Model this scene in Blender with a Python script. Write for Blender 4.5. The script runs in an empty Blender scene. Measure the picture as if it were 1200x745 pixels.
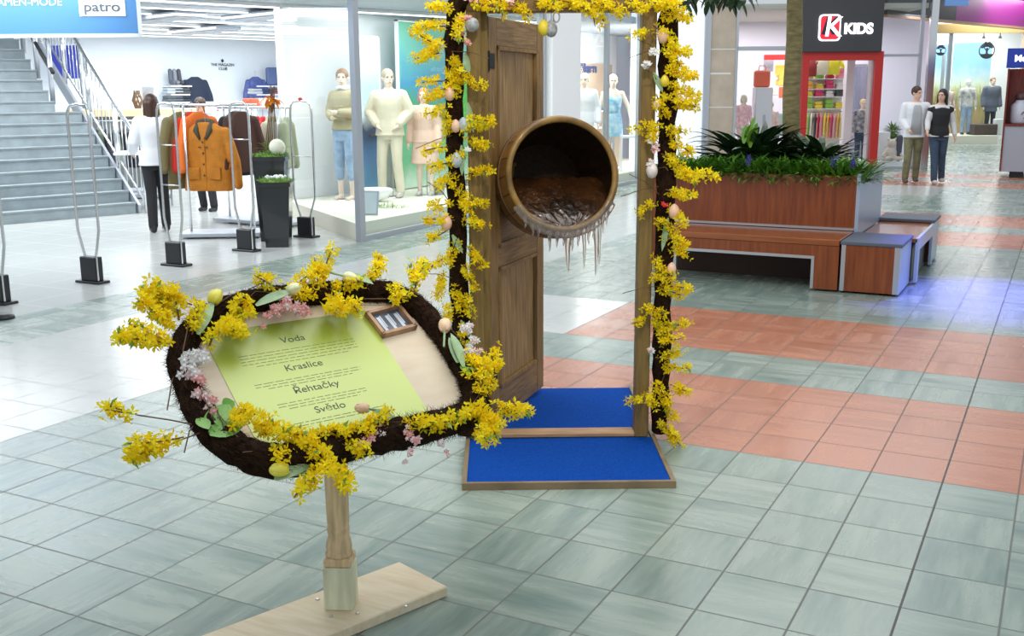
import bpy, math, random
from mathutils import Matrix, Vector
random.seed(7)
PI = math.pi
C = bpy.context.scene.collection
scene = bpy.context.scene

# ------------------------------------------------------------------ camera
FPX, PITCH, YAW, ROLL, HC = 1242.4, .2102, -.4805, -.0061, 1.68
Fd = Vector((math.sin(YAW)*math.cos(PITCH), math.cos(YAW)*math.cos(PITCH), -math.sin(PITCH)))
Rd = Vector((math.cos(YAW), -math.sin(YAW), 0)); Ud = Rd.cross(Fd)
cr = Rd*math.cos(ROLL)+Ud*math.sin(ROLL); cu = -Rd*math.sin(ROLL)+Ud*math.cos(ROLL)
cam_d = bpy.data.cameras.new('camera'); cam = bpy.data.objects.new('camera', cam_d); C.objects.link(cam)
cam_d.sensor_width = 36; cam_d.lens = FPX/1200*36; cam_d.clip_end = 200; cam_d.clip_start = .05
m = Matrix((cr, cu, -Fd)).transposed().to_4x4(); m.translation = (0, 0, HC); cam.matrix_world = m
scene.camera = cam
# ------------------------------------------------------------------ view, world, lights
scene.view_settings.view_transform = 'Standard'; scene.view_settings.look = 'None'
scene.view_settings.gamma = 1; scene.view_settings.use_curve_mapping = False
scene.view_settings.exposure = 0.0
W = bpy.data.worlds.new('World'); scene.world = W; W.use_nodes = True
W.node_tree.nodes['Background'].inputs[0].default_value = (.86, .94, 1, 1)
W.node_tree.nodes['Background'].inputs[1].default_value = .66

def area(name, loc, size, power, col=(1, 1, 1), rot=(0, 0, 0), sy=None):
    l = bpy.data.lights.new(name, 'AREA'); l.energy = power; l.color = col; l.size = size
    if sy: l.shape = 'RECTANGLE'; l.size_y = sy
    o = bpy.data.objects.new(name, l); o.location = loc; o.rotation_euler = rot; C.objects.link(o); return o
def spot(name, loc, target, power, col, ang, blend=.6, r=.15):
    l = bpy.data.lights.new(name, 'SPOT'); l.energy = power; l.color = col; l.spot_size = ang; l.spot_blend = blend; l.shadow_soft_size = r
    o = bpy.data.objects.new(name, l); o.location = loc
    o.rotation_euler = (Vector(target)-Vector(loc)).to_track_quat('-Z', 'Y').to_euler(); C.objects.link(o); return o
area('atrium_light', (-2.5, 4.5, 5.2), 4.0, 170, (1, .98, .95))
area('atrium_light', (-3.0, 12.5, 5.2), 4.0, 150, (1, .98, .95))
area('atrium_light', (-3.0, 19.0, 5.2), 4.0, 110, (1, .97, .96))
spot('display_spot', (-.3, 1.6, 4.4), (-2.2, 4.5, .9), 300, (1, .93, .8), .75)
spot('blue_spot', (.2, 12.0, 4.8), (-.45, 9.4, 0), 3600, (.10, .11, 1), .42, .9)
STORE_LIGHTS = [(-9.5, 7.5), (-11, 12.0), (-13.5, 9.0), (-14.5, 14.0), (-12.5, 16.5), (-14.6, 15.6)]  # the last is an extra light, added to brighten the back wall
for x, y in STORE_LIGHTS: area('store_light', (x, y, 2.8), 2.6, 140, (.95, .98, 1))
area('window_light', (-8.1, 12.3, 2.84), 1.4, 100, (1, .99, .96), sy=3.5)
area('window_light', (-8.2, 19.0, 2.84), 1.4, 140, (1, .98, .95), sy=3.5)

# ------------------------------------------------------------------ pixel helpers: turn a sight line and a known height / depth into a place
def ray(x, y): return Fd+cr*(x-600)/FPX+cu*(372.5-y)/FPX
O = Vector((0, 0, HC))
def onz(x, y, z=0): d = ray(x, y); return O+d*((z-HC)/d.z)
def onx(x, y, X): d = ray(x, y); return O+d*(X/d.x)
def ony(x, y, Y): d = ray(x, y); return O+d*(Y/d.y)
def fr(x, y, dep): return O+ray(x, y)*dep
FACE = -YAW            # rotation that turns a thing's front (-Y) towards the viewer's side

# ------------------------------------------------------------------ materials
MATS = {}
def mat(name, col, rough=.6, metal=0, emit=0, var=.0, scale=8, coat=0, bump=0, bscale=60, spec=.5, trans=0, stretch=None, col2=None, alpha=1, sss=0):
    if name in MATS: return MATS[name]
    m = bpy.data.materials.new(name); m.use_nodes = True; nt = m.node_tree; b = nt.nodes['Principled BSDF']
    c = (*col, 1); b.inputs['Base Color'].default_value = c; b.inputs['Roughness'].default_value = rough
    b.inputs['Metallic'].default_value = metal; b.inputs['Coat Weight'].default_value = coat
    b.inputs['Specular IOR Level'].default_value = spec; b.inputs['Transmission Weight'].default_value = trans; b.inputs['Alpha'].default_value = alpha
    if sss: b.inputs['Subsurface Weight'].default_value = sss; b.inputs['Subsurface Scale'].default_value = .02
    if emit: b.inputs['Emission Color'].default_value = c; b.inputs['Emission Strength'].default_value = emit
    if var or bump:
        tc = nt.nodes.new('ShaderNodeTexCoord'); mp = nt.nodes.new('ShaderNodeMapping'); nt.links.new(tc.outputs['Object'], mp.inputs[0])
        if stretch: mp.inputs['Scale'].default_value = stretch
    if var:
        n = nt.nodes.new('ShaderNodeTexNoise'); n.inputs['Scale'].default_value = scale; n.inputs['Detail'].default_value = 6; nt.links.new(mp.outputs[0], n.inputs['Vector'])
        r = nt.nodes.new('ShaderNodeMapRange'); r.inputs[1].default_value = .3; r.inputs[2].default_value = .7; nt.links.new(n.outputs[0], r.inputs[0])
        mx = nt.nodes.new('ShaderNodeMix'); mx.data_type = 'RGBA'
        c2 = col2 or tuple(max(0, k*(1-var)) for k in col); c1 = col if col2 else tuple(min(1, k*(1+var)) for k in col)
        mx.inputs[6].default_value = (*c1, 1); mx.inputs[7].default_value = (*c2, 1)
        nt.links.new(r.outputs[0], mx.inputs[0]); nt.links.new(mx.outputs[2], b.inputs['Base Color'])
    if bump:
        n2 = nt.nodes.new('ShaderNodeTexNoise'); n2.inputs['Scale'].default_value = bscale; n2.inputs['Detail'].default_value = 4; nt.links.new(mp.outputs[0], n2.inputs['Vector'])
        bp = nt.nodes.new('ShaderNodeBump'); bp.inputs['Strength'].default_value = bump; bp.inputs['Distance'].default_value = .01
        nt.links.new(n2.outputs[0], bp.inputs['Height']); nt.links.new(bp.outputs[0], b.inputs['Normal'])
    MATS[name] = m; return m
def glassmat():
    m = bpy.data.materials.new('window_glass'); m.use_nodes = True; nt = m.node_tree; nt.nodes.clear()
    o = nt.nodes.new('ShaderNodeOutputMaterial'); t = nt.nodes.new('ShaderNodeBsdfTransparent'); g = nt.nodes.new('ShaderNodeBsdfGlossy'); g.inputs['Roughness'].default_value = .02
    t.inputs[0].default_value = (.95, .98, .98, 1)
    lw = nt.nodes.new('ShaderNodeLayerWeight'); pw = nt.nodes.new('ShaderNodeMath'); pw.operation = 'POWER'; pw.inputs[1].default_value = 4; f = nt.nodes.new('ShaderNodeMath'); f.operation = 'MULTIPLY_ADD'; f.inputs[1].default_value = .15; f.inputs[2].default_value = .02; nt.links.new(lw.outputs['Facing'], pw.inputs[0]); nt.links.new(pw.outputs[0], f.inputs[0]); x = nt.nodes.new('ShaderNodeMixShader')
    nt.links.new(f.outputs[0], x.inputs[0]); nt.links.new(t.outputs[0], x.inputs[1]); nt.links.new(g.outputs[0], x.inputs[2]); nt.links.new(x.outputs[0], o.inputs[0]); return m
GLASS = glassmat()
WHITE = mat('white_paint', (.86, .88, .9), .5)
GREYP = mat('grey_paint', (.42, .45, .5), .5)
CHROME = mat('chrome', (.78, .79, .8), .22, 1)
ALU = mat('brushed_aluminium', (.62, .64, .68), .35, .85)
ALUP = mat('aluminium_profile', (.46, .49, .54), .4, .4)
BLACKP = mat('black_plastic', (.022, .024, .028), .4)
BLACKG = mat('black_gloss', (.02, .021, .024), .18, coat=.5)
WOODD = mat('old_oak', (.38, .23, .075), .5, var=.6, scale=5, stretch=(14, 14, 1.1), col2=(.16, .088, .026), bump=.25, bscale=20)
WOODH = mat('old_oak_across', (.37, .225, .075), .5, var=.6, scale=5, stretch=(1.1, 14, 14), col2=(.16, .088, .026), bump=.25, bscale=20)
WOODP = mat('oak_panel', (.48, .31, .12), .5, var=.6, scale=5, stretch=(12, 12, .9), col2=(.20, .115, .038), bump=.25, bscale=20)
WOODF = mat('stained_frame_wood', (.30, .19, .05), .55, var=.5, scale=4, stretch=(14, 14, 1.2), col2=(.17, .105, .03), bump=.2, bscale=20)
PINE = mat('pale_pine', (.80, .70, .52), .55, var=.4, scale=3, stretch=(2, 14, 14), col2=(.68, .55, .36))
PINEB = mat('board_plywood', (.78, .68, .52), .6, var=.4, scale=6, stretch=(1, 3, 3), col2=(.7, .58, .42))
TURNED = mat('turned_beech', (.70, .51, .29), .45, var=.3, scale=5, stretch=(10, 10, 1))
BLOCKW = mat('limewashed_block', (.70, .70, .5), .6, var=.2, scale=4, stretch=(8, 8, 1))
CARPET = mat('blue_carpet', (.004, .07, .40), .95, var=.2, scale=90, bump=.6, bscale=300, spec=.1)
TRIMW = mat('platform_trim', (.22, .16, .09), .5, var=.3, scale=6)
MOSS = mat('dark_moss', (.022, .010, .005), .95, var=.6, scale=40, bump=1, bscale=90, spec=.15)
MOSSF = mat('brown_fibre', (.06, .028, .012), .9, var=.5, scale=30, spec=.15)
TWIG = mat('brown_twig', (.14, .08, .04), .8)
def petalmat(name, col, tr=.4):
    m = bpy.data.materials.new(name); m.use_nodes = True; nt = m.node_tree; nt.nodes.clear(); o = nt.nodes.new('ShaderNodeOutputMaterial'); a = nt.nodes.new('ShaderNodeBsdfDiffuse'); b = nt.nodes.new('ShaderNodeBsdfTranslucent'); x = nt.nodes.new('ShaderNodeMixShader')
    a.inputs[0].default_value = (*col, 1); b.inputs[0].default_value = (*col, 1); x.inputs[0].default_value = tr
    nt.links.new(a.outputs[0], x.inputs[1]); nt.links.new(b.outputs[0], x.inputs[2]); nt.links.new(x.outputs[0], o.inputs[0]); return m
YEL = petalmat('forsythia_yellow', (1.0, .86, .035)); YEL2 = petalmat('forsythia_deep_yellow', (.98, .74, .015))
GRN = mat('fresh_leaf', (.2, .36, .05), .5)
TULG = mat('tulip_leaf', (.28, .42, .22), .45, var=.2, scale=20)
SKIN = mat('skin', (.72, .44, .32), .55, sss=.1)
DOLL = mat('mannequin_skin', (.80, .66, .54), .45)

# ------------------------------------------------------------------ mesh builder
class MB:
    def __init__(s): s.v = []; s.f = []; s.m = []
    def add(s, vs, fs, mi=0, M=None):
        n = len(s.v)
        s.v += [tuple(M @ Vector(v)) if M else tuple(v) for v in vs]
        s.f += [tuple(i+n for i in f) for f in fs]; s.m += [mi]*len(fs); return s
    def box(s, x0, x1, y0, y1, z0, z1, M=None, mi=0, bev=0):
        if bev:
            b = bev; P = []
            for z, i in ((z0, b), (z0+b, 0), (z1-b, 0), (z1, b)):
                P += [(x0+i+(b if not i else 0), y0+i, z), (x1-i-(b if not i else 0), y0+i, z), (x1-i, y0+i+(b if not i else 0), z), (x1-i, y1-i-(b if not i else 0), z),
                      (x1-i-(b if not i else 0), y1-i, z), (x0+i+(b if not i else 0), y1-i, z), (x0+i, y1-i-(b if not i else 0), z), (x0+i, y0+i+(b if not i else 0), z)]
            F = [tuple(range(7, -1, -1)), tuple(range(24, 32))]
            for k in range(3):
                for j in range(8): F.append((8*k+j, 8*k+(j+1) % 8, 8*k+8+(j+1) % 8, 8*k+8+j))
            return s.add(P, F, mi, M)
        P = [(x0, y0, z0), (x1, y0, z0), (x1, y1, z0), (x0, y1, z0), (x0, y0, z1), (x1, y0, z1), (x1, y1, z1), (x0, y1, z1)]
        return s.add(P, [(0, 3, 2, 1), (4, 5, 6, 7), (0, 1, 5, 4), (1, 2, 6, 5), (2, 3, 7, 6), (3, 0, 4, 7)], mi, M)
    def prism(s, pts, z0, z1, M=None, mi=0):
        n = len(pts); P = [(x, y, z0) for x, y in pts]+[(x, y, z1) for x, y in pts]
        F = [tuple(range(n-1, -1, -1)), tuple(range(n, 2*n))]+[(i, (i+1) % n, n+(i+1) % n, n+i) for i in range(n)]
        return s.add(P, F, mi, M)
    def tube(s, pts, r, n=8, mi=0, M=None, closed=False, jit=0):
        pts = [Vector(p) for p in pts]; k = len(pts); P = []; F = []
        ref = Vector((0, 0, 1)); prev = None
        for i, p in enumerate(pts):
            a = pts[(i-1) % k] if (i or closed) else p; b = pts[(i+1) % k] if (i < k-1 or closed) else p
            t = (b-a).normalized()
            if prev is None:
                x = t.cross(ref if abs(t.z) < .9 else Vector((1, 0, 0))).normalized()
            else: x = (prev-t*prev.dot(t)).normalized()
            prev = x; y = t.cross(x); rr = r[i] if isinstance(r, (list, tuple)) else r
            for j in range(n):
                q = rr*(1+random.uniform(-jit, jit)); an = 2*PI*j/n
                P.append(p+x*math.cos(an)*q+y*math.sin(an)*q)
        for i in range(k if closed else k-1):
            for j in range(n):
                F.append((i*n+j, i*n+(j+1) % n, ((i+1) % k)*n+(j+1) % n, ((i+1) % k)*n+j))
        if not closed: F += [tuple(range(n-1, -1, -1)), tuple((k-1)*n+j for j in range(n))]
        return s.add(P, F, mi, M)
    def ell(s, c, r, seg=14, rings=9, M=None, mi=0):
        if isinstance(r, (int, float)): r = (r, r, r)
        P = [(c[0], c[1], c[2]-r[2])]; F = []
        for i in range(1, rings):
            ph = PI*i/rings
            for j in range(seg):
                a = 2*PI*j/seg; P.append((c[0]+r[0]*math.sin(ph)*math.cos(a), c[1]+r[1]*math.sin(ph)*math.sin(a), c[2]-r[2]*math.cos(ph)))
        P.append((c[0], c[1], c[2]+r[2])); e = len(P)-1
        for j in range(seg):
            F.append((0, 1+(j+1) % seg, 1+j)); F.append((e, e-seg+j, e-seg+(j+1) % seg))
            for i in range(rings-2):
                a = 1+i*seg; F.append((a+j, a+(j+1) % seg, a+seg+(j+1) % seg, a+seg+j))
        return s.add(P, F, mi, M)
    def lathe(s, prof, n=24, M=None, mi=0, o=(0, 0, 0)):
        P = []; F = []
        for r, z in prof:
            for j in range(n): P.append((o[0]+r*math.cos(2*PI*j/n), o[1]+r*math.sin(2*PI*j/n), o[2]+z))
        for i in range(len(prof)-1):
            for j in range(n): F.append((i*n+j, i*n+(j+1) % n, (i+1)*n+(j+1) % n, (i+1)*n+j))
        F += [tuple(range(n-1, -1, -1)), tuple((len(prof)-1)*n+j for j in range(n))]
        return s.add(P, F, mi, M)
    def loft(s, rings, n=20, M=None, mi=0, sq=2.4):      # rings: (z, rx, ry, cx, cy)
        P = []; F = []
        for z, rx, ry, cx, cy in rings:
            for j in range(n):
                a = 2*PI*j/n; ca, sa = math.cos(a), math.sin(a)
                P.append((cx+rx*math.copysign(abs(ca)**(2/sq), ca), cy+ry*math.copysign(abs(sa)**(2/sq), sa), z))
        for i in range(len(rings)-1):
            for j in range(n): F.append((i*n+j, i*n+(j+1) % n, (i+1)*n+(j+1) % n, (i+1)*n+j))
        F += [tuple(range(n-1, -1, -1)), tuple((len(rings)-1)*n+j for j in range(n))]
        return s.add(P, F, mi, M)
    def cap(s, a, ra, b, rb, n=10, mi=0, M=None):         # tapered capsule
        a, b = Vector(a), Vector(b); d = (b-a); L = d.length; t = d/L if L else Vector((0, 0, 1)); P = []; R = []
        for k in range(4): an = PI/2*(k+.3)/4; P.append(a-t*ra*math.cos(an)); R.append(ra*math.sin(an))
        P += [a, b]; R += [ra, rb]
        for k in range(3, -1, -1): an = PI/2*(k+.3)/4; P.append(b+t*rb*math.cos(an)); R.append(rb*math.sin(an))
        return s.tube(P, R, n, mi, M)
    def leaf(s, p, d, L, w, droop=.5, up=Vector((0, 0, 1)), mi=0, n=5, fold=.25, M=None):
        p = Vector(p); d = Vector(d).normalized(); side = d.cross(up)
        side = side.normalized() if side.length > .05 else Vector((1, 0, 0))
        P = []; F = []; q = p.copy()
        for i in range(n+1):
            t = i/n; ww = w*math.sin(PI*min(1, t*.93+.07))**.8*.5
            nn = side.cross(d).normalized()
            P += [q-side*ww+nn*ww*fold, q, q+side*ww+nn*ww*fold]
            d = (d+Vector((0, 0, -droop/n))).normalized(); q = q+d*(L/n)
        for i in range(n):
            a = 3*i; F += [(a, a+1, a+4, a+3), (a+1, a+2, a+5, a+4)]
        return s.add(P, F, mi, M)
    def blossom(s, p, nrm, size, mi=0, petals=4):
        nrm = Vector(nrm).normalized(); x = nrm.orthogonal().normalized(); y = nrm.cross(x); a0 = random.uniform(0, 2); P = []; F = []; p = Vector(p)
        for k in range(petals):
            a = a0+2*PI*k/petals; d = x*math.cos(a)+y*math.sin(a); e = x*-math.sin(a)+y*math.cos(a); lift = random.uniform(.15, .7)
            b = len(P)
            P += [p, p+d*size*.55+e*size*.3+nrm*size*lift*.5, p+d*size+nrm*size*lift, p+d*size*.55-e*size*.3+nrm*size*lift*.5]
            F.append((b, b+1, b+2, b+3))
        return s.add(P, F, mi)
    def build(s, name, mats, parent=None, smooth=False, M=None, label=None):
        me = bpy.data.meshes.new(name); me.from_pydata(s.v, [], s.f)
        if not isinstance(mats, (list, tuple)): mats = [mats]
        for q in mats: me.materials.append(q)
        me.polygons.foreach_set('material_index', s.m)
        if smooth: me.polygons.foreach_set('use_smooth', [True]*len(s.f))
        me.update(); o = bpy.data.objects.new(name, me); C.objects.link(o)
        if parent: o.parent = parent
        if M is not None: o.matrix_local = M
        if label: o['label'] = label
        return o
def T(*a): return Matrix.Translation(Vector(a))
def RZ(a): return Matrix.Rotation(a, 4, 'Z')
def RX(a): return Matrix.Rotation(a, 4, 'X')
def RY(a): return Matrix.Rotation(a, 4, 'Y')
def thing(name, label, cat, loc=(0, 0, 0), rz=0, group=None):
    o = bpy.data.objects.new(name, None); C.objects.link(o); o.location = loc; o.rotation_euler = (0, 0, rz); o.empty_display_size = .1
    return tag(o, label, cat, group)
def tag(o, label, cat, group=None, kind=None):
    o['label'] = label; o['category'] = cat
    if group: o['group'] = group
    if kind: o['kind'] = kind
    return o
def struct(name, mb, mt, smooth=False, parent=None):
    o = mb.build(name, mt, parent, smooth)
    if not parent: o['kind'] = 'structure'
    return o
def copy_tree(o, parent=None):
    c = o.copy(); C.objects.link(c)
    if parent: c.parent = parent
    for ch in [k for k in o.children]: copy_tree(ch, c)
    return c
def blob(name, mb, mt, parent=None, vox=.012, sm=3, label=None):
    o = mb.build(name, mt, parent, True)
    md = o.modifiers.new('r', 'REMESH'); md.mode = 'VOXEL'; md.voxel_size = vox; md.use_smooth_shade = True
    if sm: s2 = o.modifiers.new('s', 'SMOOTH'); s2.iterations = sm; s2.factor = .5
    dg = bpy.context.evaluated_depsgraph_get(); me = bpy.data.meshes.new_from_object(o.evaluated_get(dg))
    o.modifiers.clear(); o.data = me; me.polygons.foreach_set('use_smooth', [True]*len(me.polygons))
    if not me.materials: me.materials.append(mt)
    if label: o['label'] = label
    return o
def text(name, body, size, mt, parent=None, M=None, ext=.002, bold=0, align='CENTER', sx=1, shear=0):
    cu_ = bpy.data.curves.new(name, 'FONT'); cu_.body = body; cu_.size = size; cu_.extrude = ext; cu_.offset = bold; cu_.align_x = align; cu_.align_y = 'CENTER'; cu_.shear = shear
    t = bpy.data.objects.new(name, cu_); C.objects.link(t); dg = bpy.context.evaluated_depsgraph_get()
    me = bpy.data.meshes.new_from_object(t.evaluated_get(dg)); bpy.data.objects.remove(t); bpy.data.curves.remove(cu_)
    me.transform(Matrix.Diagonal((sx, 1, 1, 1))); me.materials.clear(); me.materials.append(mt)
    o = bpy.data.objects.new(name, me); C.objects.link(o); o.parent = parent
    if M is not None: o.matrix_local = M
    return o
UPRIGHT = RX(PI/2)      # text that faces -Y

# ------------------------------------------------------------------ floor
def floor_material():
    m = bpy.data.materials.new('mall_floor_tiles'); m.use_nodes = True; nt = m.node_tree; N = nt.nodes; L = nt.links; b = N['Principled BSDF']
    def mth(op, a, c=None, cl=False):
        n = N.new('ShaderNodeMath'); n.operation = op; n.use_clamp = cl
        for i, q in enumerate((a, c)):
            if q is None: continue
            if isinstance(q, (int, float)): n.inputs[i].default_value = q
            else: L.new(q, n.inputs[i])
        return n.outputs[0]
    def mix(f, a, c):
        n = N.new('ShaderNodeMix'); n.data_type = 'RGBA'
        if isinstance(f, (int, float)): n.inputs[0].default_value = f
        else: L.new(f, n.inputs[0])
        for i, q in ((6, a), (7, c)):
            if isinstance(q, tuple): n.inputs[i].default_value = (*q, 1)
            else: L.new(q, n.inputs[i])
        return n.outputs[2]
    g = N.new('ShaderNodeNewGeometry'); sp = N.new('ShaderNodeSeparateXYZ'); L.new(g.outputs['Position'], sp.inputs[0]); X, Y = sp.outputs[0], sp.outputs[1]
    a = mth('ADD', mth('DIVIDE', X, .3), 13.2); bb = mth('DIVIDE', mth('SUBTRACT', mth('DIVIDE', Y, .3), 8.34), 1.0682)
    fa, fb = mth('FLOOR', a), mth('FLOOR', bb)
    def rng(v, lo, hi): return mth('MULTIPLY', mth('GREATER_THAN', v, lo), mth('LESS_THAN', v, hi))
    def anyof(*q):
        r = q[0]
        for k in q[1:]: r = mth('MAXIMUM', r, k)
        return r
    redb = anyof(*[rng(bb, lo, lo+4) for lo in (-17, -11, 7, 13, 31, 37, 55, 61)])
    right = mth('GREATER_THAN', a, 3); mid = rng(a, -2, 3.0001)
    red = mth('MULTIPLY', redb, right)
    white = anyof(rng(a, -8, -2), mth('LESS_THAN', a, -10.6), mth('MULTIPLY', redb, mid), mth('MULTIPLY', rng(bb, 49, 57), rng(a, -8, 7)))
    cv = N.new('ShaderNodeCombineXYZ'); L.new(fa, cv.inputs[0]); L.new(fb, cv.inputs[1])
    wn = N.new('ShaderNodeTexWhiteNoise'); wn.noise_dimensions = '2D'; L.new(cv.outputs[0], wn.inputs[0]); tn = wn.outputs[0]
    # streaks inside each tile, along either side of the tile
    def streak(sx, sy):
        c2 = N.new('ShaderNodeCombineXYZ'); L.new(mth('MULTIPLY', a, sx), c2.inputs[0]); L.new(mth('MULTIPLY', bb, sy), c2.inputs[1]); L.new(mth('MULTIPLY', tn, 60), c2.inputs[2])
        n = N.new('ShaderNodeTexNoise'); n.inputs['Scale'].default_value = 1; n.inputs['Detail'].default_value = 6; n.inputs['Roughness'].default_value = .6; L.new(c2.outputs[0], n.inputs['Vector']); return n.outputs[0]
    pick = mth('GREATER_THAN', mth('FRACT', mth('MULTIPLY', tn, 7.13)), .45)
    mx = N.new('ShaderNodeMix'); L.new(pick, mx.inputs[0]); L.new(streak(.5, 3.2), mx.inputs[3]); L.new(streak(3.2, .5), mx.inputs[2]); st = mx.outputs[0]
    fac = mth('ADD', mth('MULTIPLY', mth('SUBTRACT', st, .5), 2.2), mth('ADD', .5, mth('MULTIPLY', mth('SUBTRACT', tn, .5), .35)), True)
    grey = mix(fac, (.165, .24, .215), (.37, .435, .38)); redc = mix(fac, (.40, .145, .08), (.56, .24, .145)); whc = mix(mth('MULTIPLY', fac, .25), (.54, .56, .545), (.46, .475, .46))
    col = mix(red, mix(white, grey, whc), redc)
    la = mth('FRACT', a); lb = mth('FRACT', bb)
    big = mth('LESS_THAN', a, -10.6)
    e = anyof(mth('LESS_THAN', la, .015), mth('GREATER_THAN', la, .990), mth('LESS_THAN', lb, .013), mth('GREATER_THAN', lb, .991))
    ja = mth('LESS_THAN', mth('FRACT', mth('DIVIDE', a, 2)), .012); jb = mth('LESS_THAN', mth('FRACT', mth('DIVIDE', bb, 2)), .012)
    e2 = mth('MAXIMUM', ja, jb)
    ee = mth('ADD', mth('MULTIPLY', e, mth('SUBTRACT', 1, big)), mth('MULTIPLY', e2, mth('MULTIPLY', big, .5)))
    joint = anyof(rng(a, 11.985, 12.015), rng(a, -.012, 0.012))
    gcol = mix(white, (.09, .085, .075), (.30, .31, .31)); col = mix(mth('MULTIPLY', ee, .72), col, gcol); col = mix(mth('MULTIPLY', joint, .8), col, (.05, .05, .045))
    L.new(col, b.inputs['Base Color'])
    L.new(mth('ADD', mth('ADD', .20, mth('MULTIPLY', fac, mth('SUBTRACT', .12, mth('MULTIPLY', white, .12)))), mth('MULTIPLY', ee, .3)), b.inputs['Roughness'])
    bp = N.new('ShaderNodeBump'); bp.inputs['Strength'].default_value = .25; bp.inputs['Distance'].default_value = .003; L.new(mth('SUBTRACT', 1, mth('MAXIMUM', ee, joint)), bp.inputs['Height']); L.new(bp.outputs[0], b.inputs['Normal'])
    return m
struct('floor', MB().box(-32, 10, -3, 50, -.05, 0), floor_material())

# ------------------------------------------------------------------ the clothes store on the left: shell
e1 = Vector((.326, .9454, 0)); e2 = Vector((-.9454, .326, 0)); EA = math.atan2(.9454, .326)
ME = Matrix(((e1.x, e2.x, 0, 0), (e1.y, e2.y, 0, 0), (0, 0, 1, 0), (0, 0, 0, 1)))   # local x = along the back wall, y = into the store
CEIL = 2.88
WALLW = mat('store_white_wall', (.84, .9, .95), .6)
struct('wall_back', MB().box(-10, 14, 21.8, 22, 0, CEIL+.1, ME), WALLW)
struct('wall_left', MB().box(-9, -8.8, 9, 21.8, 0, CEIL+.1, ME), WALLW)
CEILM = mat('store_ceiling_grey', (.50, .55, .62), .7)
cp = [(-7.25, -1), (-7.25, 23.1), (-26, 23.1), (-26, -1)]
struct('ceiling', MB().prism([(x, y) for x, y in reversed(cp)], CEIL, CEIL+.12), CEILM)
STRIPM = mat('ceiling_strip_light', (.93, .97, 1), .5, emit=2.2)
for k, t in enumerate((13.2, 14.3, 15.4, 16.6, 17.8, 19.0, 20.2, 21.2)):
    o = thing('ceiling_light', 'long white strip light across the store ceiling, %s' % ('nearest to the front glass', 'second from the front glass', 'third from the front glass', 'fourth from the front glass', 'fourth from the back wall', 'third from the back wall', 'second from the back wall', 'nearest to the back wall')[k], 'ceiling light', (0, 0, 0), 0, 'ceiling strip lights')
    x0, x1 = -2.0, 13.5
    x1 = min(13.5, (-7.6+.9454*t)/.326)        # stop behind the shop glass
    MB().box(x0, x1, t-.09, t+.09, CEIL-.05, CEIL-.003, ME).build('housing', WHITE, o)
    MB().box(x0+.05, x1-.05, t-.07, t+.07, CEIL-.058, CEIL-.05, ME).build('diffuser', STRIPM, o)
for i, (px, py, d) in enumerate([(312, 17, 15.5), (238, 27, 19.0), (190, 12, 15.8)]):
    p = fr(px, py, d); o = thing('ceiling_vent', 'flat grey air vent hanging under the store ceiling, %s' % ('the one above the wall jackets', 'the small one above the dark jacket', 'the one beside the blue banner')[i], 'vent', (p.x, p.y, CEIL-.12), EA-PI/2)
    MB().box(-.9, .9, -.25, .25, 0, .07, bev=.01).build('duct', ALUP, o); MB().box(-.85, .85, -.2, .2, -.012, -.001).build('grille', GREYP, o)
# header beam over the store opening
struct('trim_1', MB().box(-7.28, -7.12, -1, 9.9, 2.95, 3.3), WHITE)
# white wall slab behind the first display window, white pier and bright pier
PARTM = mat('white_partition', (.9, .92, .94), .5)
struct('wall_partition', MB().prism([(-9.9, 11.95), (-9.75, 11.9), (-9.35, 15.0), (-9.35, 22.9), (-9.5, 22.9), (-9.5, 15.0)], .0, CEIL), PARTM)
struct('wall_pier', MB().box(-7.3, -7.02, 14.85, 15.9, 0, 3.5, bev=.01), PARTM)
LIGHTP = mat('backlit_white_panel', (.90, .96, 1), .35, emit=.55)
struct('wall_light_panel', MB().box(-7.35, -7.03, 18.9, 22.6, 0, 4.2, bev=.01), LIGHTP)
struct('wall_display_back', MB().box(-9.3, -9.2, 15.2, 22.8, 1.9, CEIL), PARTM)

# display platforms behind the glass
PLATM = mat('cream_platform', (.80, .78, .66), .45)
o = struct('trim_2', MB().prism([(-7.24, 10.0), (-7.24, 14.85), (-9.35, 14.85), (-9.7, 11.8)], .0, .2), PLATM)
o = struct('trim_3', MB().prism([(-7.24, 15.9), (-7.24, 18.9), (-7.24, 22.5), (-9.3, 22.5), (-9.3, 15.9)], .0, .2), PLATM)
# storefront windows
def window(n, y0, y1, mull, top=3.4):
    o = bpy.data.objects.new('window_%d' % n, None); C.objects.link(o); o['kind'] = 'structure'
    X = -7.16; f = MB()
    for y in [y0, y1]+mull: f.box(X-.035, X+.035, y-.05, y+.05, 0, top)
    f.box(X-.03, X+.03, y0, y1, 0, .06); f.box(X-.03, X+.03, y0, y1, top-.06, top); f.build('window_frame', ALUP, o)
    ys = sorted([y0, y1]+mull)
    for a, b in zip(ys, ys[1:]): MB().box(X-.006, X+.006, a+.05, b-.05, .06, top-.06).build('pane', GLASS, o)
window(1, 9.98, 14.8, [])
window(2, 15.95, 18.85, [17.3])
# slanting side glass at the entrance corner
o = bpy.data.objects.new('window_3', None); C.objects.link(o); o['kind'] = 'structure'
Ms = T(-7.16, 9.98, 0) @ RZ(math.atan2(1.75, -2.45))
MB().box(.06, 2.9, -.008, .008, .21, 3.0, Ms).build('pane', GLASS, o); MB().box(.0, .05, -.035, .035, 0, 3.4, Ms).build('window_frame', mat('dark_profile', (.1, .11, .12), .4), o)

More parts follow.
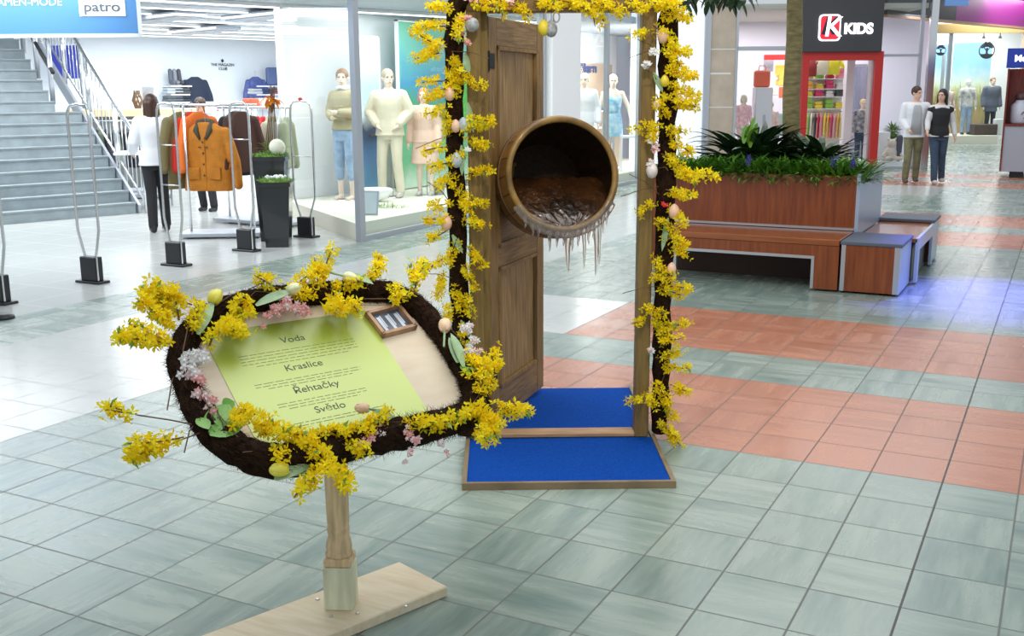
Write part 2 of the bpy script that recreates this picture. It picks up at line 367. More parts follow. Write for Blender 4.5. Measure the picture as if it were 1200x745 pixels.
# ------------------------------------------------------------------ staircase
STEPM = mat('grey_stair_tread', (.28, .33, .35), .45, var=.12, scale=5); NOSE = mat('stair_nosing', (.50, .56, .58), .4)
SB = Vector((-11.83, 11.02, 0)); MS = T(SB.x, SB.y, 0) @ ME
st = thing('staircase', 'wide grey staircase climbing behind the security gates under the blue banner', 'staircase', (0, 0, 0))
RUN, RISE = .205, .158
mb = MB(); nb = MB()
for i in range(17):
    z1 = RISE*(i+1); x1 = 0 if i < 9 else -.32
    mb.box(-4.2, x1, RUN*i, RUN*17, RISE*i, z1-.02, MS); mb.box(-4.2, x1+.0, RUN*i-.02, RUN*(i+1), z1-.02, z1, MS)
    nb.box(-4.2, x1+.001, RUN*i-.024, RUN*i+.03, z1, z1+.004, MS)
mb.build('steps', STEPM, st); nb.build('nosing', NOSE, st)
sl = RISE/RUN
MB().add([(0.02, -.05, 0), (.02, .15, 0), (.02, RUN*17, RISE*16), (.02, RUN*17, RISE*16+.2), (.02, -.05, .12), (.06, -.05, 0), (.06, .15, 0), (.06, RUN*17, RISE*16), (.06, RUN*17, RISE*16+.2), (.06, -.05, .12)],
         [(0, 1, 2, 3, 4), (9, 8, 7, 6, 5), (0, 4, 9, 5), (4, 3, 8, 9), (3, 2, 7, 8), (1, 0, 5, 6), (2, 1, 6, 7)], 0, MS).build('stringer', ALUP, st)
rl = thing('stair_railing', 'white steel railing with thin balusters on the open side of the stairs', 'railing', (0, 0, 0))
def sp_(y, h, x=.12): return MS @ Vector((x, y, max(0, y*sl)+h))
MB().tube([sp_(-.15, .95), sp_(0, 1.0), sp_(RUN*17, 1.0)], .028, 8).build('handrail', CHROME, rl, True)
MB().tube([sp_(-.1, .14), sp_(RUN*17, .14)], .018, 6).build('bottom_rail', CHROME, rl, True)
for k in range(5):
    y = -.1+k*.86; p = MS @ Vector((.12, y, max(0, (y-.1))*sl)); q = sp_(y, .98)
    MB().tube([p, q], .03, 8).build('post', CHROME, rl, True)
for k in range(26):
    y = .02+k*.13; MB().tube([sp_(y, .14), sp_(y, .98)], .008, 5).build('baluster', CHROME, rl, True)
ri = thing('stair_railing', 'inner steel handrail with posts on the narrower upper stairs', 'railing', (0, 0, 0))
MB().tube([sp_(RUN*9.5, .5, -.26), sp_(RUN*17, .5, -.26)], .03, 8).build('handrail', BLACKP, ri, True)
for k in (10, 12.5, 15): MB().tube([sp_(RUN*k, -.05, -.26), sp_(RUN*k, .9, -.26)], .035, 8).build('post', ALU, ri, True)
p = fr(79, 92, 20.5); bp_ = thing('partition_screen', 'deep blue screen beyond the upper stairs behind the railing posts', 'screen', (p.x, p.y, p.z), FACE)
MB().box(-.3, .25, -.02, .02, 0, .62, bev=.005).build('board', mat('deep_blue', (.06, .08, .55), .5), bp_); MB().box(-.33, -.3, -.03, .03, -1.9, .75).box(.25, .28, -.03, .03, -1.9, .75).build('support', ALU, bp_)

# ------------------------------------------------------------------ blue banner
p = fr(165, 41, 10.4); bn = thing('hanging_banner', 'light blue hanging banner with white border, lettering and white logo box', 'banner', p, FACE)
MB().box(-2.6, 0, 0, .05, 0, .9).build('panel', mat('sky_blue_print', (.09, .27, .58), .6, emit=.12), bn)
MB().box(-2.6, .0, -.004, 0, -.02, .015).box(-.02, .02, -.004, 0, -.02, .9).build('border', WHITE, bn)
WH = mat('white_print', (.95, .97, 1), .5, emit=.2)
text('lettering', 'MODA \u2022 DAMEN-MODE', .10, WH, bn, T(-.74, -.004, .315) @ UPRIGHT, .001, 0, 'RIGHT', 1.08)
MB().box(-.58, -.13, -.008, -.002, .18, .75).build('logo_box', WH, bn)
text('logo_text', 'patro', .13, mat('grey_print', (.10, .13, .16), .5), bn, T(-.355, -.012, .265) @ UPRIGHT, .001, .002, 'CENTER', 1.25)
MB().box(-.55, -.16, -.013, -.0085, .345, .353).build('logo_line', mat('grey_print', (0, 0, 0)), bn)
MB().tube([(-.45, -.009, .41), (-.43, -.009, .37), (-.4, -.009, .37)], .006, 5).tube([(-.36, -.009, .41), (-.34, -.009, .37), (-.31, -.009, .37)], .006, 5).tube([(-.26, -.009, .41), (-.25, -.009, .37), (-.22, -.009, .38)], .006, 5).build('logo_mark', mat('grey_print', (0, 0, 0)), bn)
MB().tube([(-1.9, -.004, .12), (-1.84, -.004, .10), (-1.78, -.004, .14)], .012, 5).build('swoosh', WH, bn)
MB().tube([(-.3, .02, .9), (-.3, .02, 1.35)], .01, 6).build('hanger', CHROME, bn)

# ------------------------------------------------------------------ security gates
def gate(y, x, label, bars, red=False, w=.135):
    g = thing('security_gate', label, 'security gate', (x, y, 0), 0, 'security gates across the store entrance')
    pts = [(-.065, 0, .06), (-.07, 0, .24), (-w, 0, .48), (-w, 0, 1.45), (-w*.93, 0, 1.535), (-w*.7, 0, 1.58), (0, 0, 1.595)]
    pts = pts+[(-a, b, c) for a, b, c in reversed(pts[:-1])]
    MB().tube(pts, .0125, 8).build('tube_frame', CHROME, g, True)
    for z in bars: MB().tube([(-w, 0, z), (w, 0, z)], .007, 6).build('crossbar', CHROME, g, True)
    MB().box(-.10, .10, -.045, .045, .02, .24, bev=.008).build('antenna_box', BLACKP, g)
    MB().box(-.15, .15, -.07, .07, 0, .022, bev=.004).build('base_plate', BLACKP, g)
    MB().tube([(.112, -.03, .03), (.112, -.03, .25)], .008, 6).build('side_strip', CHROME, g)
    if red: MB().ell((0, 0, 1.61), (.03, .02, .02)).build('alarm_lamp', mat('red_lamp', (.7, .02, .02), .3), g, True)
gate(5.66, -7.72, 'chrome security gate cut by the left edge, nearest to the viewer', [])
gate(6.69, -7.8, 'plain chrome security gate without crossbars in front of the stairs', [])
gate(7.75, -7.82, 'chrome security gate with crossbars in front of the woman in white', [.80, 1.19], w=.12)
gate(8.83, -7.86, 'chrome security gate between the orange jacket and the black pot', [1.2], w=.13)
gate(10.02, -7.98, 'chrome security gate with a red lamp beside the black pots', [.95], True, w=.155)
g = thing('cable_cover', 'small black rounded cap lying on the floor beside the leftmost gate', 'cap', onz(4, 373), 0); MB().lathe([(.085, 0), (.08, .02), (.05, .04), (.01, .045)]).build('cap', BLACKP, g, True)

# ------------------------------------------------------------------ black pots
MOSSG = mat('green_moss', (.16, .30, .05), .9, var=.5, scale=30, bump=.6, bscale=80)
def moss_fuzz(mb, n, rx, ry, z, L=.05, mi=0):
    for _ in range(n):
        a, q = random.uniform(0, 2*PI), math.sqrt(random.random()); p = Vector((rx*q*math.cos(a), ry*q*math.sin(a), z))
        d = Vector((random.uniform(-.6, .6)+math.cos(a)*q*.6, random.uniform(-.6, .6)+math.sin(a)*q*.6, random.uniform(.3, 1)))
        mb.leaf(p, d, random.uniform(.5, 1)*L, .008, .6, n=2, mi=mi)
def pot(loc, label, h, wt, wb, rz):
    g = thing('tall_black_pot', label, 'plant pot', loc, rz, 'tall square black pots')
    a, b, k = wt/2, wb/2, .03
    P = [(-b, -b, 0), (b, -b, 0), (b, b, 0), (-b, b, 0), (-a, -a, h), (a, -a, h), (a, a, h), (-a, a, h), (-a+k, -a+k, h), (a-k, -a+k, h), (a-k, a-k, h), (-a+k, a-k, h), (-a+k, -a+k, h-.06), (a-k, -a+k, h-.06), (a-k, a-k, h-.06), (-a+k, a-k, h-.06)]
    F = [(3, 2, 1, 0), (12, 13, 14, 15)]+[(i+4*q, (i+1) % 4+4*q, (i+1) % 4+4*q+4, i+4*q+4) for q in range(3) for i in range(4)]
    MB().add(P, F).build('pot', BLACKG, g)
    MB().box(-a-.012, a+.012, -a-.012, a+.012, h-.045, h-.005).build('rim', BLACKG, g)
    mb = MB().ell((0, 0, h), (a*1.02, a*1.02, .04)); moss_fuzz(mb, 420, a*1.15, a*1.15, h+.01, .07); t = mb.build('moss', MOSSG, g); t['kind'] = 'stuff'
    return g
g1 = pot(onz(327, 288), 'front tall square black pot topped with moss and white flowers', .72, .34, .25, .55)
mb = MB()
for k in range(60):
    a = random.uniform(0, 6.28); q = random.uniform(0, .13); mb.ell((q*math.cos(a), q*math.sin(a), .765+random.uniform(0, .02)), random.uniform(.008, .016), 6, 4)
o = mb.build('white_flowers', WHITE, g1, True); o['kind'] = 'stuff'
g2 = pot(onz(322, 281), 'rear tall square black pot with a white ball and orange twig', .97, .36, .27, .55)
MB().ell((.09, -.05, 1.07), (.095, .095, .10)).build('white_ball', mat('cream_ball', (.85, .84, .7), .8, bump=.6, bscale=60), g2, True)
mb = MB()
for k in range(7): mb.tube([(.02*k-.06, 0, 1.0), (.04+.015*k-.05, .02, 1.35), (.1+.02*(k % 3)-.06, .02, 1.66+.02*k)], .006, 5)
mb.build('twigs', TWIG, g2)
mb = MB()
for k in range(14): mb.leaf((.05+random.uniform(-.04, .04), random.uniform(-.04, .04), 1.58+random.uniform(-.03, .08)), (random.uniform(-1, 1), random.uniform(-1, 1), random.uniform(-.3, .4)), random.uniform(.1, .2), .06, 1.5)
mb.build('orange_bow', mat('orange_ribbon', (.95, .36, .02), .5), g2)
mb = MB()
for k in range(60): mb.leaf((random.uniform(-.03, .08), random.uniform(-.05, .05), 1.02), (random.uniform(-1, 1), random.uniform(-1, 1), random.uniform(.3, 1.4)), random.uniform(.1, .26), .02, .8, n=3)
mb.build('grass_tuft', MOSSG, g2)

# ------------------------------------------------------------------ figures
def hand(mb, w, d, curl=.3, side=1, s=1.0, inw=Vector((0, 0, 0))):
    w = Vector(w); d = Vector(d).normalized(); pn = d.cross(Vector((0, 1, 0))); pn = pn.normalized() if pn.length > .1 else Vector((1, 0, 0))
    lat = d.cross(pn).normalized()
    pc = w+d*.05*s; mb.cap(w+d*.01*s, .024*s, w+d*.07*s, .03*s, 8)
    for k, (o, L) in enumerate(((-.030, .062), (-.011, .074), (.010, .070), (.029, .055))):
        a = w+d*.08*s+lat*o*s; b = a+(d+pn*curl*.6*side).normalized()*L*.5*s; c = b+(d+pn*curl*1.8*side).normalized()*L*.5*s
        mb.cap(a, .010*s, b, .009*s, 6); mb.cap(b, .009*s, c, .0075*s, 6)
    t0 = w+d*.03*s-lat*.028*s; t1 = t0+(d*.6-lat*.8).normalized()*.035*s; mb.cap(t0, .013*s, t1, .011*s, 6); mb.cap(t1, .011*s, t1+(d-lat*.2).normalized()*.03*s, .009*s, 6)

def figure(name, label, cat, loc, rz, h=1.7, skin=SKIN, top=None, trousers=None, shoes=None, hair=None, pose=None, top_end=.86, sleeves=True, hairlen=0, skirt=None, legs_bare=False, group=None, female=False, vox=.011, jacket=None, face=True, base=False, shorts=0, bulk=1.0):
    g = thing(name, label, cat, loc, rz, group); s = h/1.7; p = dict(el=[(-.23, .03, 1.13), (.23, .03, 1.13)], wr=[(-.25, -.06, .88), (.25, -.06, .88)], kn=[(-.09, -.02, .49), (.09, -.02, .49)], an=[(-.10, 0, .09), (.10, 0, .09)], head=0, nod=0)
    p.update(pose or {}); S = Matrix.Scale(s, 4)
    V = lambda q: Vector(q)
    shw = .165 if female else .185
    def torso(k, z0=.80, z1=1.5):
        R = [(.80, .135, .10), (.88, .165, .115), (.97, .155, .108), (1.06, .128 if female else .142, .095), (1.15, .135 if female else .15, .10), (1.25, .155 if female else .17, .115), (1.34, .165 if female else .185, .11), (1.40, .15 if female else .165, .09), (1.44, .10, .07), (1.47, .062, .058), (1.53, .05, .055)]
        R = [r for r in R if z0-.001 <= r[0] <= z1+.001]
        return [(z, rx*bulk+k, ry*bulk+k, 0, .005) for z, rx, ry in R]
    # body: one continuous surface
    b = MB(); b.loft(torso(0), sq=2.2)
    Hc = V((0, -.015, 1.60)); HM = T(*Hc) @ RZ(p['head']) @ RX(p['nod'])
    b.cap((0, .005, 1.42), .055, (0, -.005, 1.53), .05)
    b.ell((0, .012, .022), (.076, .092, .095), M=HM); b.ell((0, -.022, -.04), (.058, .062, .075), M=HM); b.ell((0, -.045, -.088), (.03, .03, .025), M=HM)
    b.cap((0, -.088, .015), .008, (0, -.103, -.018), .013, 6, M=HM); b.ell((0, -.087, -.052), (.023, .012, .010), 8, 6, M=HM); b.ell((0, -.078, .036), (.05, .016, .012), 8, 6, M=HM)
    for q in (-1, 1): b.ell((q*.078, .005, -.005), (.012, .02, .03), 8, 6, M=HM)
    for i, q in ((0, -1), (1, 1)):
        sh, e, w = V((q*shw, .005, 1.38)), V(p['el'][i]), V(p['wr'][i])
        b.cap((q*.1, .005, 1.37), .06, sh, .055); b.cap(sh, .05, e, .038); b.cap(e, .037, w, .024); hand(b, w, (w-e), .3, -q if True else q)
        hp, k, a = V((q*.085, .0, .86)), V(p['kn'][i]), V(p['an'][i])
        b.cap(hp, .085, k, .052); b.cap(k, .052, k+(a-k)*.35+V((0, .015, 0)), .052); b.cap(k+(a-k)*.35+V((0, .015, 0)), .05, a, .034)
        b.cap(a+V((0, .02, -.05)), .034, a+V((0, -.12, -.062)), .026); b.cap(a, .034, a+V((0, .02, -.05)), .034)
    for i in range(len(b.v)): b.v[i] = tuple(c*s for c in b.v[i])
    blob('body', b, skin, g, vox*s, 2)
    def done(mb, nm, mt, v=None, sm=2):
        for i in range(len(mb.v)): mb.v[i] = tuple(c*s for c in mb.v[i])
        return blob(nm, mb, mt, g, (v or vox)*s, sm)
    if face:
        mb = MB()
        for q in (-1, 1): mb.ell((q*.031, -.080, .012), (.011, .006, .006), 8, 6, M=HM)
        for i in range(len(mb.v)): mb.v[i] = tuple(c*s for c in mb.v[i])
        mb.build('eyes', mat('eye_dark', (.03, .02, .02), .3), g, True)
        mb = MB().ell((0, -.098, -.052), (.02, .004, .005), 8, 6, M=HM)
        for i in range(len(mb.v)): mb.v[i] = tuple(c*s for c in mb.v[i])
        mb.build('mouth', mat('lip', (.5, .16, .14), .5), g, True)
    def toplayer(k, z0, slv, r_add=0, open_=False):
        mb = MB(); R = torso(k, z0 if z0 > .8 else .8, 1.44)
        if z0 < R[0][0]: R = [(z0, R[0][1]+.012, R[0][2]+.012, 0, .005)]+R
        mb.loft(R, sq=2.3)
        for i, q in ((0, -1), (1, 1)):
            sh, e, w = V((q*shw, .005, 1.375)), V(p['el'][i]), V(p['wr'][i])
            mb.cap((q*.1, .005, 1.37), .06+k, sh, .05+k)
            if slv: 
                mb.cap(sh, .05+k, e, .042+k)
                if slv is True: mb.cap(e, .042+k, e+(w-e)*.95, .030+k)
        return mb
    if top:
        done(toplayer(.014, top_end, sleeves), 'shirt', top)
    if jacket:
        mj, z0, k = jacket; done(toplayer(k, z0, True), 'jacket', mj)
    if skirt:
        ms, z0, wd = skirt; mb = MB(); mb.loft([(z0, wd, wd*.72, 0, 0), ((z0+.95)/2, (wd+.16)/2+.015, .135, 0, 0), (.97, .165, .125, 0, .005), (1.05, .145, .11, 0, .005)]); done(mb, 'skirt', ms)
    if trousers:
        mb = MB(); mb.loft([(.79, .15, .115, 0, .005), (.88, .178, .128, 0, .005), (.97, .165, .12, 0, .005), (1.01, .155, .112, 0, .005)])
        for i in (0, 1):
            q = -1 if i == 0 else 1; hp, k, a = V((q*.085, 0, .86)), V(p['kn'][i]), V(p['an'][i])
            mb.cap(hp, .095, k, .07)
            end = a+V((0, 0, .0)) if not shorts else k+(a-k)*shorts
            mb.cap(k, .07, end, .060)
        done(mb, 'trousers', trousers)
    if shoes:
        for i in (0, 1):
            a = V(p['an'][i]); mb = MB(); mb.cap(a+V((0, .025, -.045)), .043, a+V((0, -.12, -.055)), .034); mb.cap(a+V((0, .02, -.01)), .042, a+V((0, .02, -.05)), .042); done(mb, 'shoe', shoes)
    if hair:
        mb = MB(); mb.ell((0, .022, .035), (.087, .098, .098), M=HM)
        if hairlen:
            mb.ell((0, .055, -.05), (.088, .055, .10), M=HM)
            mb.cap((-.03, .06, .0), .06, (-.03, .085, -hairlen), .035, M=HM); mb.cap((.03, .06, 0), .06, (.03, .085, -hairlen), .035, M=HM)
            for q in (-1, 1): mb.cap((q*.07, .01, .02), .03, (q*.085, .02, -min(hairlen, .17)), .022, M=HM)
        n0 = len(mb.v)
        done(mb, 'hair', hair, None, 1)
    if base:
        MB().lathe([(.16, 0), (.16, .008), (.02, .012)], 24).build('stand_plate', CHROME, g, True); MB().tube([(0, .08, .01), (0, .08, .5*s)], .008, 6).build('stand_rod', CHROME, g)
    return g

DARKHAIR = mat('dark_brown_hair', (.055, .022, .012), .45); BLACKH = mat('black_hair', (.018, .012, .012), .4)
WJ = mat('white_cloth', (.80, .82, .86), .8, bump=.2, bscale=40); BLK = mat('black_cloth', (.018, .018, .022), .8)
JEANS = mat('blue_jeans', (.045, .075, .13), .85, var=.3, scale=12); OLIVE = mat('olive_trousers', (.20, .19, .105), .85, var=.3, scale=10)
CREAM = mat('cream_cloth', (.72, .64, .48), .8); KHAKI = mat('khaki_cloth', (.42, .35, .2), .8); SHOEB = mat('black_leather', (.02, .018, .018), .35); SHOEW = mat('pale_trainer', (.6, .58, .55), .6)
# couple walking
pm = onz(1067, 214); pw = onz(1096, 215)
figure('person', 'man in white cardigan and olive trousers walking beside a woman', 'person', pm, FACE-.1, 1.71, SKIN, mat('pale_shirt', (.66, .66, .68), .8), OLIVE, mat('brown_shoe', (.10, .07, .06), .5), mat('brown_hair', (.05, .025, .015), .5),
       dict(el=[(-.225, .0, 1.13), (.225, .02, 1.14)], wr=[(-.15, -.15, .98), (.26, -.05, .95)], kn=[(-.1, -.07, .49), (.09, .03, .49)], an=[(-.11, -.02, .09), (.10, .10, .10)], head=.55, nod=.1), jacket=(WJ, .82, .022), bulk=.97)
manp = [o for o in C.objects if 'cardigan' in o.get('label', '')][0]
MB().loft([(.88, .10, .045, 0, -.10), (1.1, .085, .035, 0, -.10), (1.25, .085, .035, 0, -.115), (1.37, .07, .035, 0, -.10), (1.42, .05, .03, 0, -.06)], sq=4).build('shirt_front', mat('grey_shirt', (.42, .43, .46), .8), manp, True, label='grey shirt between the open cardigan edges')
figure('person', 'woman in black waistcoat and blue jeans walking beside a man', 'person', pw, FACE-.05, 1.66, SKIN, mat('white_blouse', (.7, .7, .72), .8), JEANS, SHOEW, BLACKH,
       dict(el=[(-.22, .0, 1.14), (.24, .03, 1.13)], wr=[(-.25, -.1, 1.0), (.27, -.04, .9)], kn=[(-.07, -.05, .49), (.10, .05, .49)], an=[(-.06, -.08, .09), (.14, .12, .11)], head=-.7), hairlen=.16, female=True)
wv = [o for o in C.objects if o.name.startswith('person') and 'waistcoat' in o.get('label', '')][0]
mb = MB(); mb.loft([(.84, .17, .13, 0, .005), (.95, .178, .138, 0, .005), (1.06, .155, .122, 0, .005), (1.25, .175, .14, 0, .005), (1.36, .175, .125, 0, .005), (1.43, .1, .09, 0, .01)], sq=2.3); mb.cap((-.1, .005, 1.36), .085, (-.16, .005, 1.35), .08).cap((.1, .005, 1.36), .085, (.16, .005, 1.35), .08)
for i in range(len(mb.v)): mb.v[i] = tuple(c*1.66/1.7 for c in mb.v[i])
blob('waistcoat', mb, BLK, wv, .012, 2)
# shop woman in white jacket seen from behind, and a second one facing us behind the jacket
figure('person', 'woman with long brown hair, white jacket and black trousers, back turned', 'person', onz(188, 271), FACE+PI+.55, 1.66, SKIN, WJ, BLK, SHOEB, DARKHAIR,
       dict(el=[(-.25, -.06, 1.14), (.24, -.02, 1.14)], wr=[(-.28, -.24, 1.03), (.22, -.2, 1.02)], kn=[(-.08, -.03, .49), (.08, .02, .49)], an=[(-.09, -.03, .09), (.10, .08, .09)]), hairlen=.26, female=True, jacket=(WJ, .84, .032))
figure('person', 'dark-haired person in white top bending behind the orange jacket', 'person', onz(243, 247), FACE-.25, 1.60, SKIN, WJ, BLK, SHOEB, mat('brown_hair', (0, 0, 0)),
       dict(nod=.35, el=[(-.24, -.05, 1.12), (.24, -.05, 1.12)], wr=[(-.15, -.25, 1.1), (.16, -.25, 1.1)], an=[(-.05, 0, .09), (.16, -.06, .09)]), female=True, jacket=(BLK, .9, .02))

# ------------------------------------------------------------------ mannequins in the windows
PALE = mat('beige_suit', (.74, .68, .52), .8, var=.08, scale=6); LBLUE = mat('pale_jeans', (.30, .42, .60), .85, var=.25, scale=10); PINKC = mat('pale_pink_coat', (.80, .58, .46), .85)
m1 = figure('mannequin', 'mannequin in olive jacket and cropped blue jeans left of the glass corner', 'mannequin', onz(407, 234, .2), FACE-.5, 1.78, DOLL, None, LBLUE, None, mat('light_brown_hair', (.26, .14, .07), .5),
       dict(el=[(-.22, -.02, 1.14), (.22, -.04, 1.14)], wr=[(-.05, -.2, 1.10), (.08, -.2, 1.16)], head=.5), jacket=(mat('olive_jacket', (.42, .37, .22), .8), .93, .025), shorts=.45, female=True, base=True)
MB().tube([(.065*math.cos(a)*1.1, .065*math.sin(a)*1.1-.005, 1.545+.01*math.sin(3*a)) for a in [k*.5236 for k in range(12)]], .03, 8, closed=True).build('scarf', WJ, m1, True)
m2 = figure('mannequin', 'mannequin in pale beige suit with both hands at the waist', 'mannequin', onz(459, 231, .2), FACE-.2, 1.78, DOLL, WJ, PALE, SHOEW, mat('ash_hair', (.42, .36, .26), .5),
       dict(el=[(-.29, .04, 1.16), (.28, .05, 1.16)], wr=[(-.16, -.08, 1.0), (.17, -.08, 1.0)], kn=[(-.12, -.02, .49), (.1, -.02, .49)], an=[(-.13, 0, .09), (.14, -.02, .09)], head=.6), jacket=(PALE, .84, .03), base=True)
m3 = figure('mannequin', 'mannequin in pale pink coat with reddish hair against the green poster', 'mannequin', onz(499, 229, .2), FACE-.2, 1.52, DOLL, WJ, None, SHOEW, mat('red_hair', (.55, .22, .14), .5),
       dict(), jacket=(PINKC, .86, .03), skirt=(PINKC, .52, .24), female=True, base=True, hairlen=.08)
m4 = figure('mannequin', 'mannequin in white jacket over pale blue top seen through the doorway', 'mannequin', onz(684, 201, .2), FACE, 1.78, DOLL, mat('aqua_top', (.25, .62, .85), .7), WHITE, None, mat('pale_hair', (.7, .66, .5), .5),
       dict(head=-.3), jacket=(WJ, .86, .03), female=True, base=True)
DRESS = mat('blue_pattern_dress', (.10, .42, .66), .6, var=.5, scale=9, col2=(.68, .82, .85))
m5 = figure('mannequin', 'mannequin in blue and white patterned dress seen through the doorway', 'mannequin', onz(717, 200, .2), FACE, 1.76, DOLL, None, None, WHITE, mat('pale_hair', (0, 0, 0)),
       dict(el=[(-.23, .0, 1.13), (.28, .0, 1.15)], wr=[(-.26, -.05, .9), (.33, -.02, .92)]), skirt=(DRESS, .62, .19), female=True, base=True)
mb = MB().loft([(.99, .15, .115, 0, .005), (1.10, .14, .11, 0, .005), (1.25, .168, .13, 0, .005), (1.33, .165, .12, 0, .005)])
for q in (-1, 1): mb.tube([(q*.08, -.1, 1.32), (q*.09, -.03, 1.42), (q*.08, .09, 1.33)], .008, 6)
for i in range(len(mb.v)): mb.v[i] = tuple(c*1.76/1.7 for c in mb.v[i])
mb.build('bodice', DRESS, m5, True)

# posters, display panels and floor goods in the first window
def grad_mat(name, stops, axis='Z', lo=0, hi=2, noise=.15, nscale=2.2, emit=0):
    m = bpy.data.materials.new(name); m.use_nodes = True; nt = m.node_tree; b = nt.nodes['Principled BSDF']; L = nt.links
    tc = nt.nodes.new('ShaderNodeTexCoord'); s = nt.nodes.new('ShaderNodeSeparateXYZ'); L.new(tc.outputs['Object'], s.inputs[0])
    n = nt.nodes.new('ShaderNodeTexNoise'); n.inputs['Scale'].default_value = nscale; n.inputs['Detail'].default_value = 5; L.new(tc.outputs['Object'], n.inputs['Vector'])
    mr = nt.nodes.new('ShaderNodeMapRange'); mr.inputs[1].default_value = lo; mr.inputs[2].default_value = hi; L.new(s.outputs['XYZ'.index(axis)], mr.inputs[0])
    ad = nt.nodes.new('ShaderNodeMath'); ad.operation = 'MULTIPLY_ADD'; L.new(n.outputs[0], ad.inputs[0]); ad.inputs[1].default_value = noise*2; L.new(mr.outputs[0], ad.inputs[2])
    sb = nt.nodes.new('ShaderNodeMath'); sb.operation = 'SUBTRACT'; L.new(ad.outputs[0], sb.inputs[0]); sb.inputs[1].default_value = noise
    cr_ = nt.nodes.new('ShaderNodeValToRGB'); L.new(sb.outputs[0], cr_.inputs[0]); el = cr_.color_ramp.elements
    for i, (p_, c_) in enumerate(stops):
        e = el[i] if i < 2 else el.new(p_); e.position = p_; e.color = (*c_, 1)
    L.new(cr_.outputs[0], b.inputs['Base Color']); b.inputs['Roughness'].default_value = .5
    if emit: L.new(cr_.outputs[0], b.inputs['Emission Color']); b.inputs['Emission Strength'].default_value = emit
    return m
def poster(y0, y1, z0, z1, X, mt, label, nm='poster'):
    g = thing(nm, label, 'poster', (X, (y0+y1)/2, 0)); w = (y1-y0)/2
    MB().box(-.02, .02, -w, w, z0, z1).build('print', mt, g); MB().box(-.03, .03, -w-.02, -w, .2, z1+.02).box(-.03, .03, w, w+.02, .2, z1+.02).box(-.03, .03, -w-.02, w+.02, z1, z1+.02).build('poster_frame', WHITE, g); return g
pa, pb = onx(470, 220, -9.1), onx(540, 220, -9.1)
g = poster(pa.y, pb.y+.4, .22, 2.72, -9.1, grad_mat('green_meadow_print', [(0, (.62, .80, .66)), (.18, (.16, .50, .26)), (.5, (.08, .42, .22)), (.62, (.06, .34, .60)), (.8, (.14, .50, .45)), (1, (.16, .48, .30))], lo=.2, hi=2.8), 'tall green and blue leaf poster behind the pink coat mannequin')
mb = MB()
for k in range(4): mb.leaf((.03, .6+.15*k, .9+.3*k), (.0, -.3+.25*k, 1), .9, .28, -.1, up=Vector((1, 0, 0)), n=6)
mb.build('leaf_print', mat('leaf_print', (.14, .6, .12), .5), g)
pa, pb = onx(425, 220, -9.0), onx(447, 220, -9.0)
g = poster(pa.y, pb.y, .25, 2.45, -9.0, grad_mat('blue_print', [(0, (.10, .30, .48)), (.25, (.07, .20, .42)), (.42, (.02, .05, .12)), (.5, (.75, .85, .92)), (.7, (.45, .65, .80)), (1, (.75, .88, .95))], lo=.25, hi=2.4, noise=.08), 'blue and white banner between the olive and the beige mannequins')
g = thing('display_shelf', 'small wall shelf with dark goods behind the beige mannequin', 'shelf', (-9.12, onx(440, 120, -9.1).y, 0))
for z in (1.56, 1.06): MB().box(-.12, .16, -.35, .35, z, z+.025).box(-.02, .02, -.34, -.32, .2, z).build('shelf_board', mat('dark_shelf', (.09, .09, .11), .5), g)
for i, (z, y, c) in enumerate([(1.585, -.15, (.05, .06, .1)), (1.585, .1, (.45, .5, .6)), (1.085, -.12, (.3, .24, .24)), (1.085, .12, (.7, .72, .75))]):
    o = MB().box(-.1, .1, -.08, .08, 0, .14, bev=.02).tube([(0, -.05, .14), (0, -.03, .2), (0, .03, .2), (0, .05, .14)], .006, 5).build('handbag', mat('bag_%d' % i, c, .5)); o.location = (-9.08, g.location.y+y, z)
    tag(o, ('dark blue handbag on the upper wall shelf', 'grey blue handbag on the upper wall shelf', 'brownish handbag on the lower wall shelf', 'pale handbag on the lower wall shelf')[i], 'handbag')
p = onz(432, 252, .2); g = thing('price_stand', 'small framed price card leaning on the window platform', 'card', p, FACE-.2)
Mc = RX(-.25); MB().box(-.12, .12, -.008, .008, 0, .30, Mc).build('card_frame', ALUP, g); MB().box(-.10, .10, -.012, -.008, .02, .28, Mc).build('card', mat('grey_card', (.6, .68, .74), .6), g)
p = onz(441, 236, .2); o = MB().loft([(0, .02, .02, 0, 0), (.05, .16, .12, 0, 0), (.16, .24, .16, .02, 0), (.19, .20, .12, .03, 0)]).build('fabric_heap', WHITE, None, True); o.location = p; tag(o, 'heap of white fabric at the feet of the beige mannequin', 'fabric')
p = onz(456, 243, .2); mb = MB(); moss_fuzz(mb, 160, .28, .16, .0, .1); o = mb.build('moss_patch', MOSSG); o.location = p; tag(o, 'patch of green moss at the front of the window platform', 'moss', kind='stuff')
p = onz(515, 228, .2); g = thing('bucket', 'small pale grey bucket beside the pink coat mannequin', 'bucket', p); MB().lathe([(.07, 0), (.10, .2), (.105, .2), (.095, .19), (.065, .02)], 20).build('bucket_body', mat('pale_zinc', (.55, .62, .72), .4, .5), g, True); MB().tube([(-.1, 0, .19), (-.07, 0, .29), (.07, 0, .29), (.1, 0, .19)], .004, 5).build('handle', ALU, g)
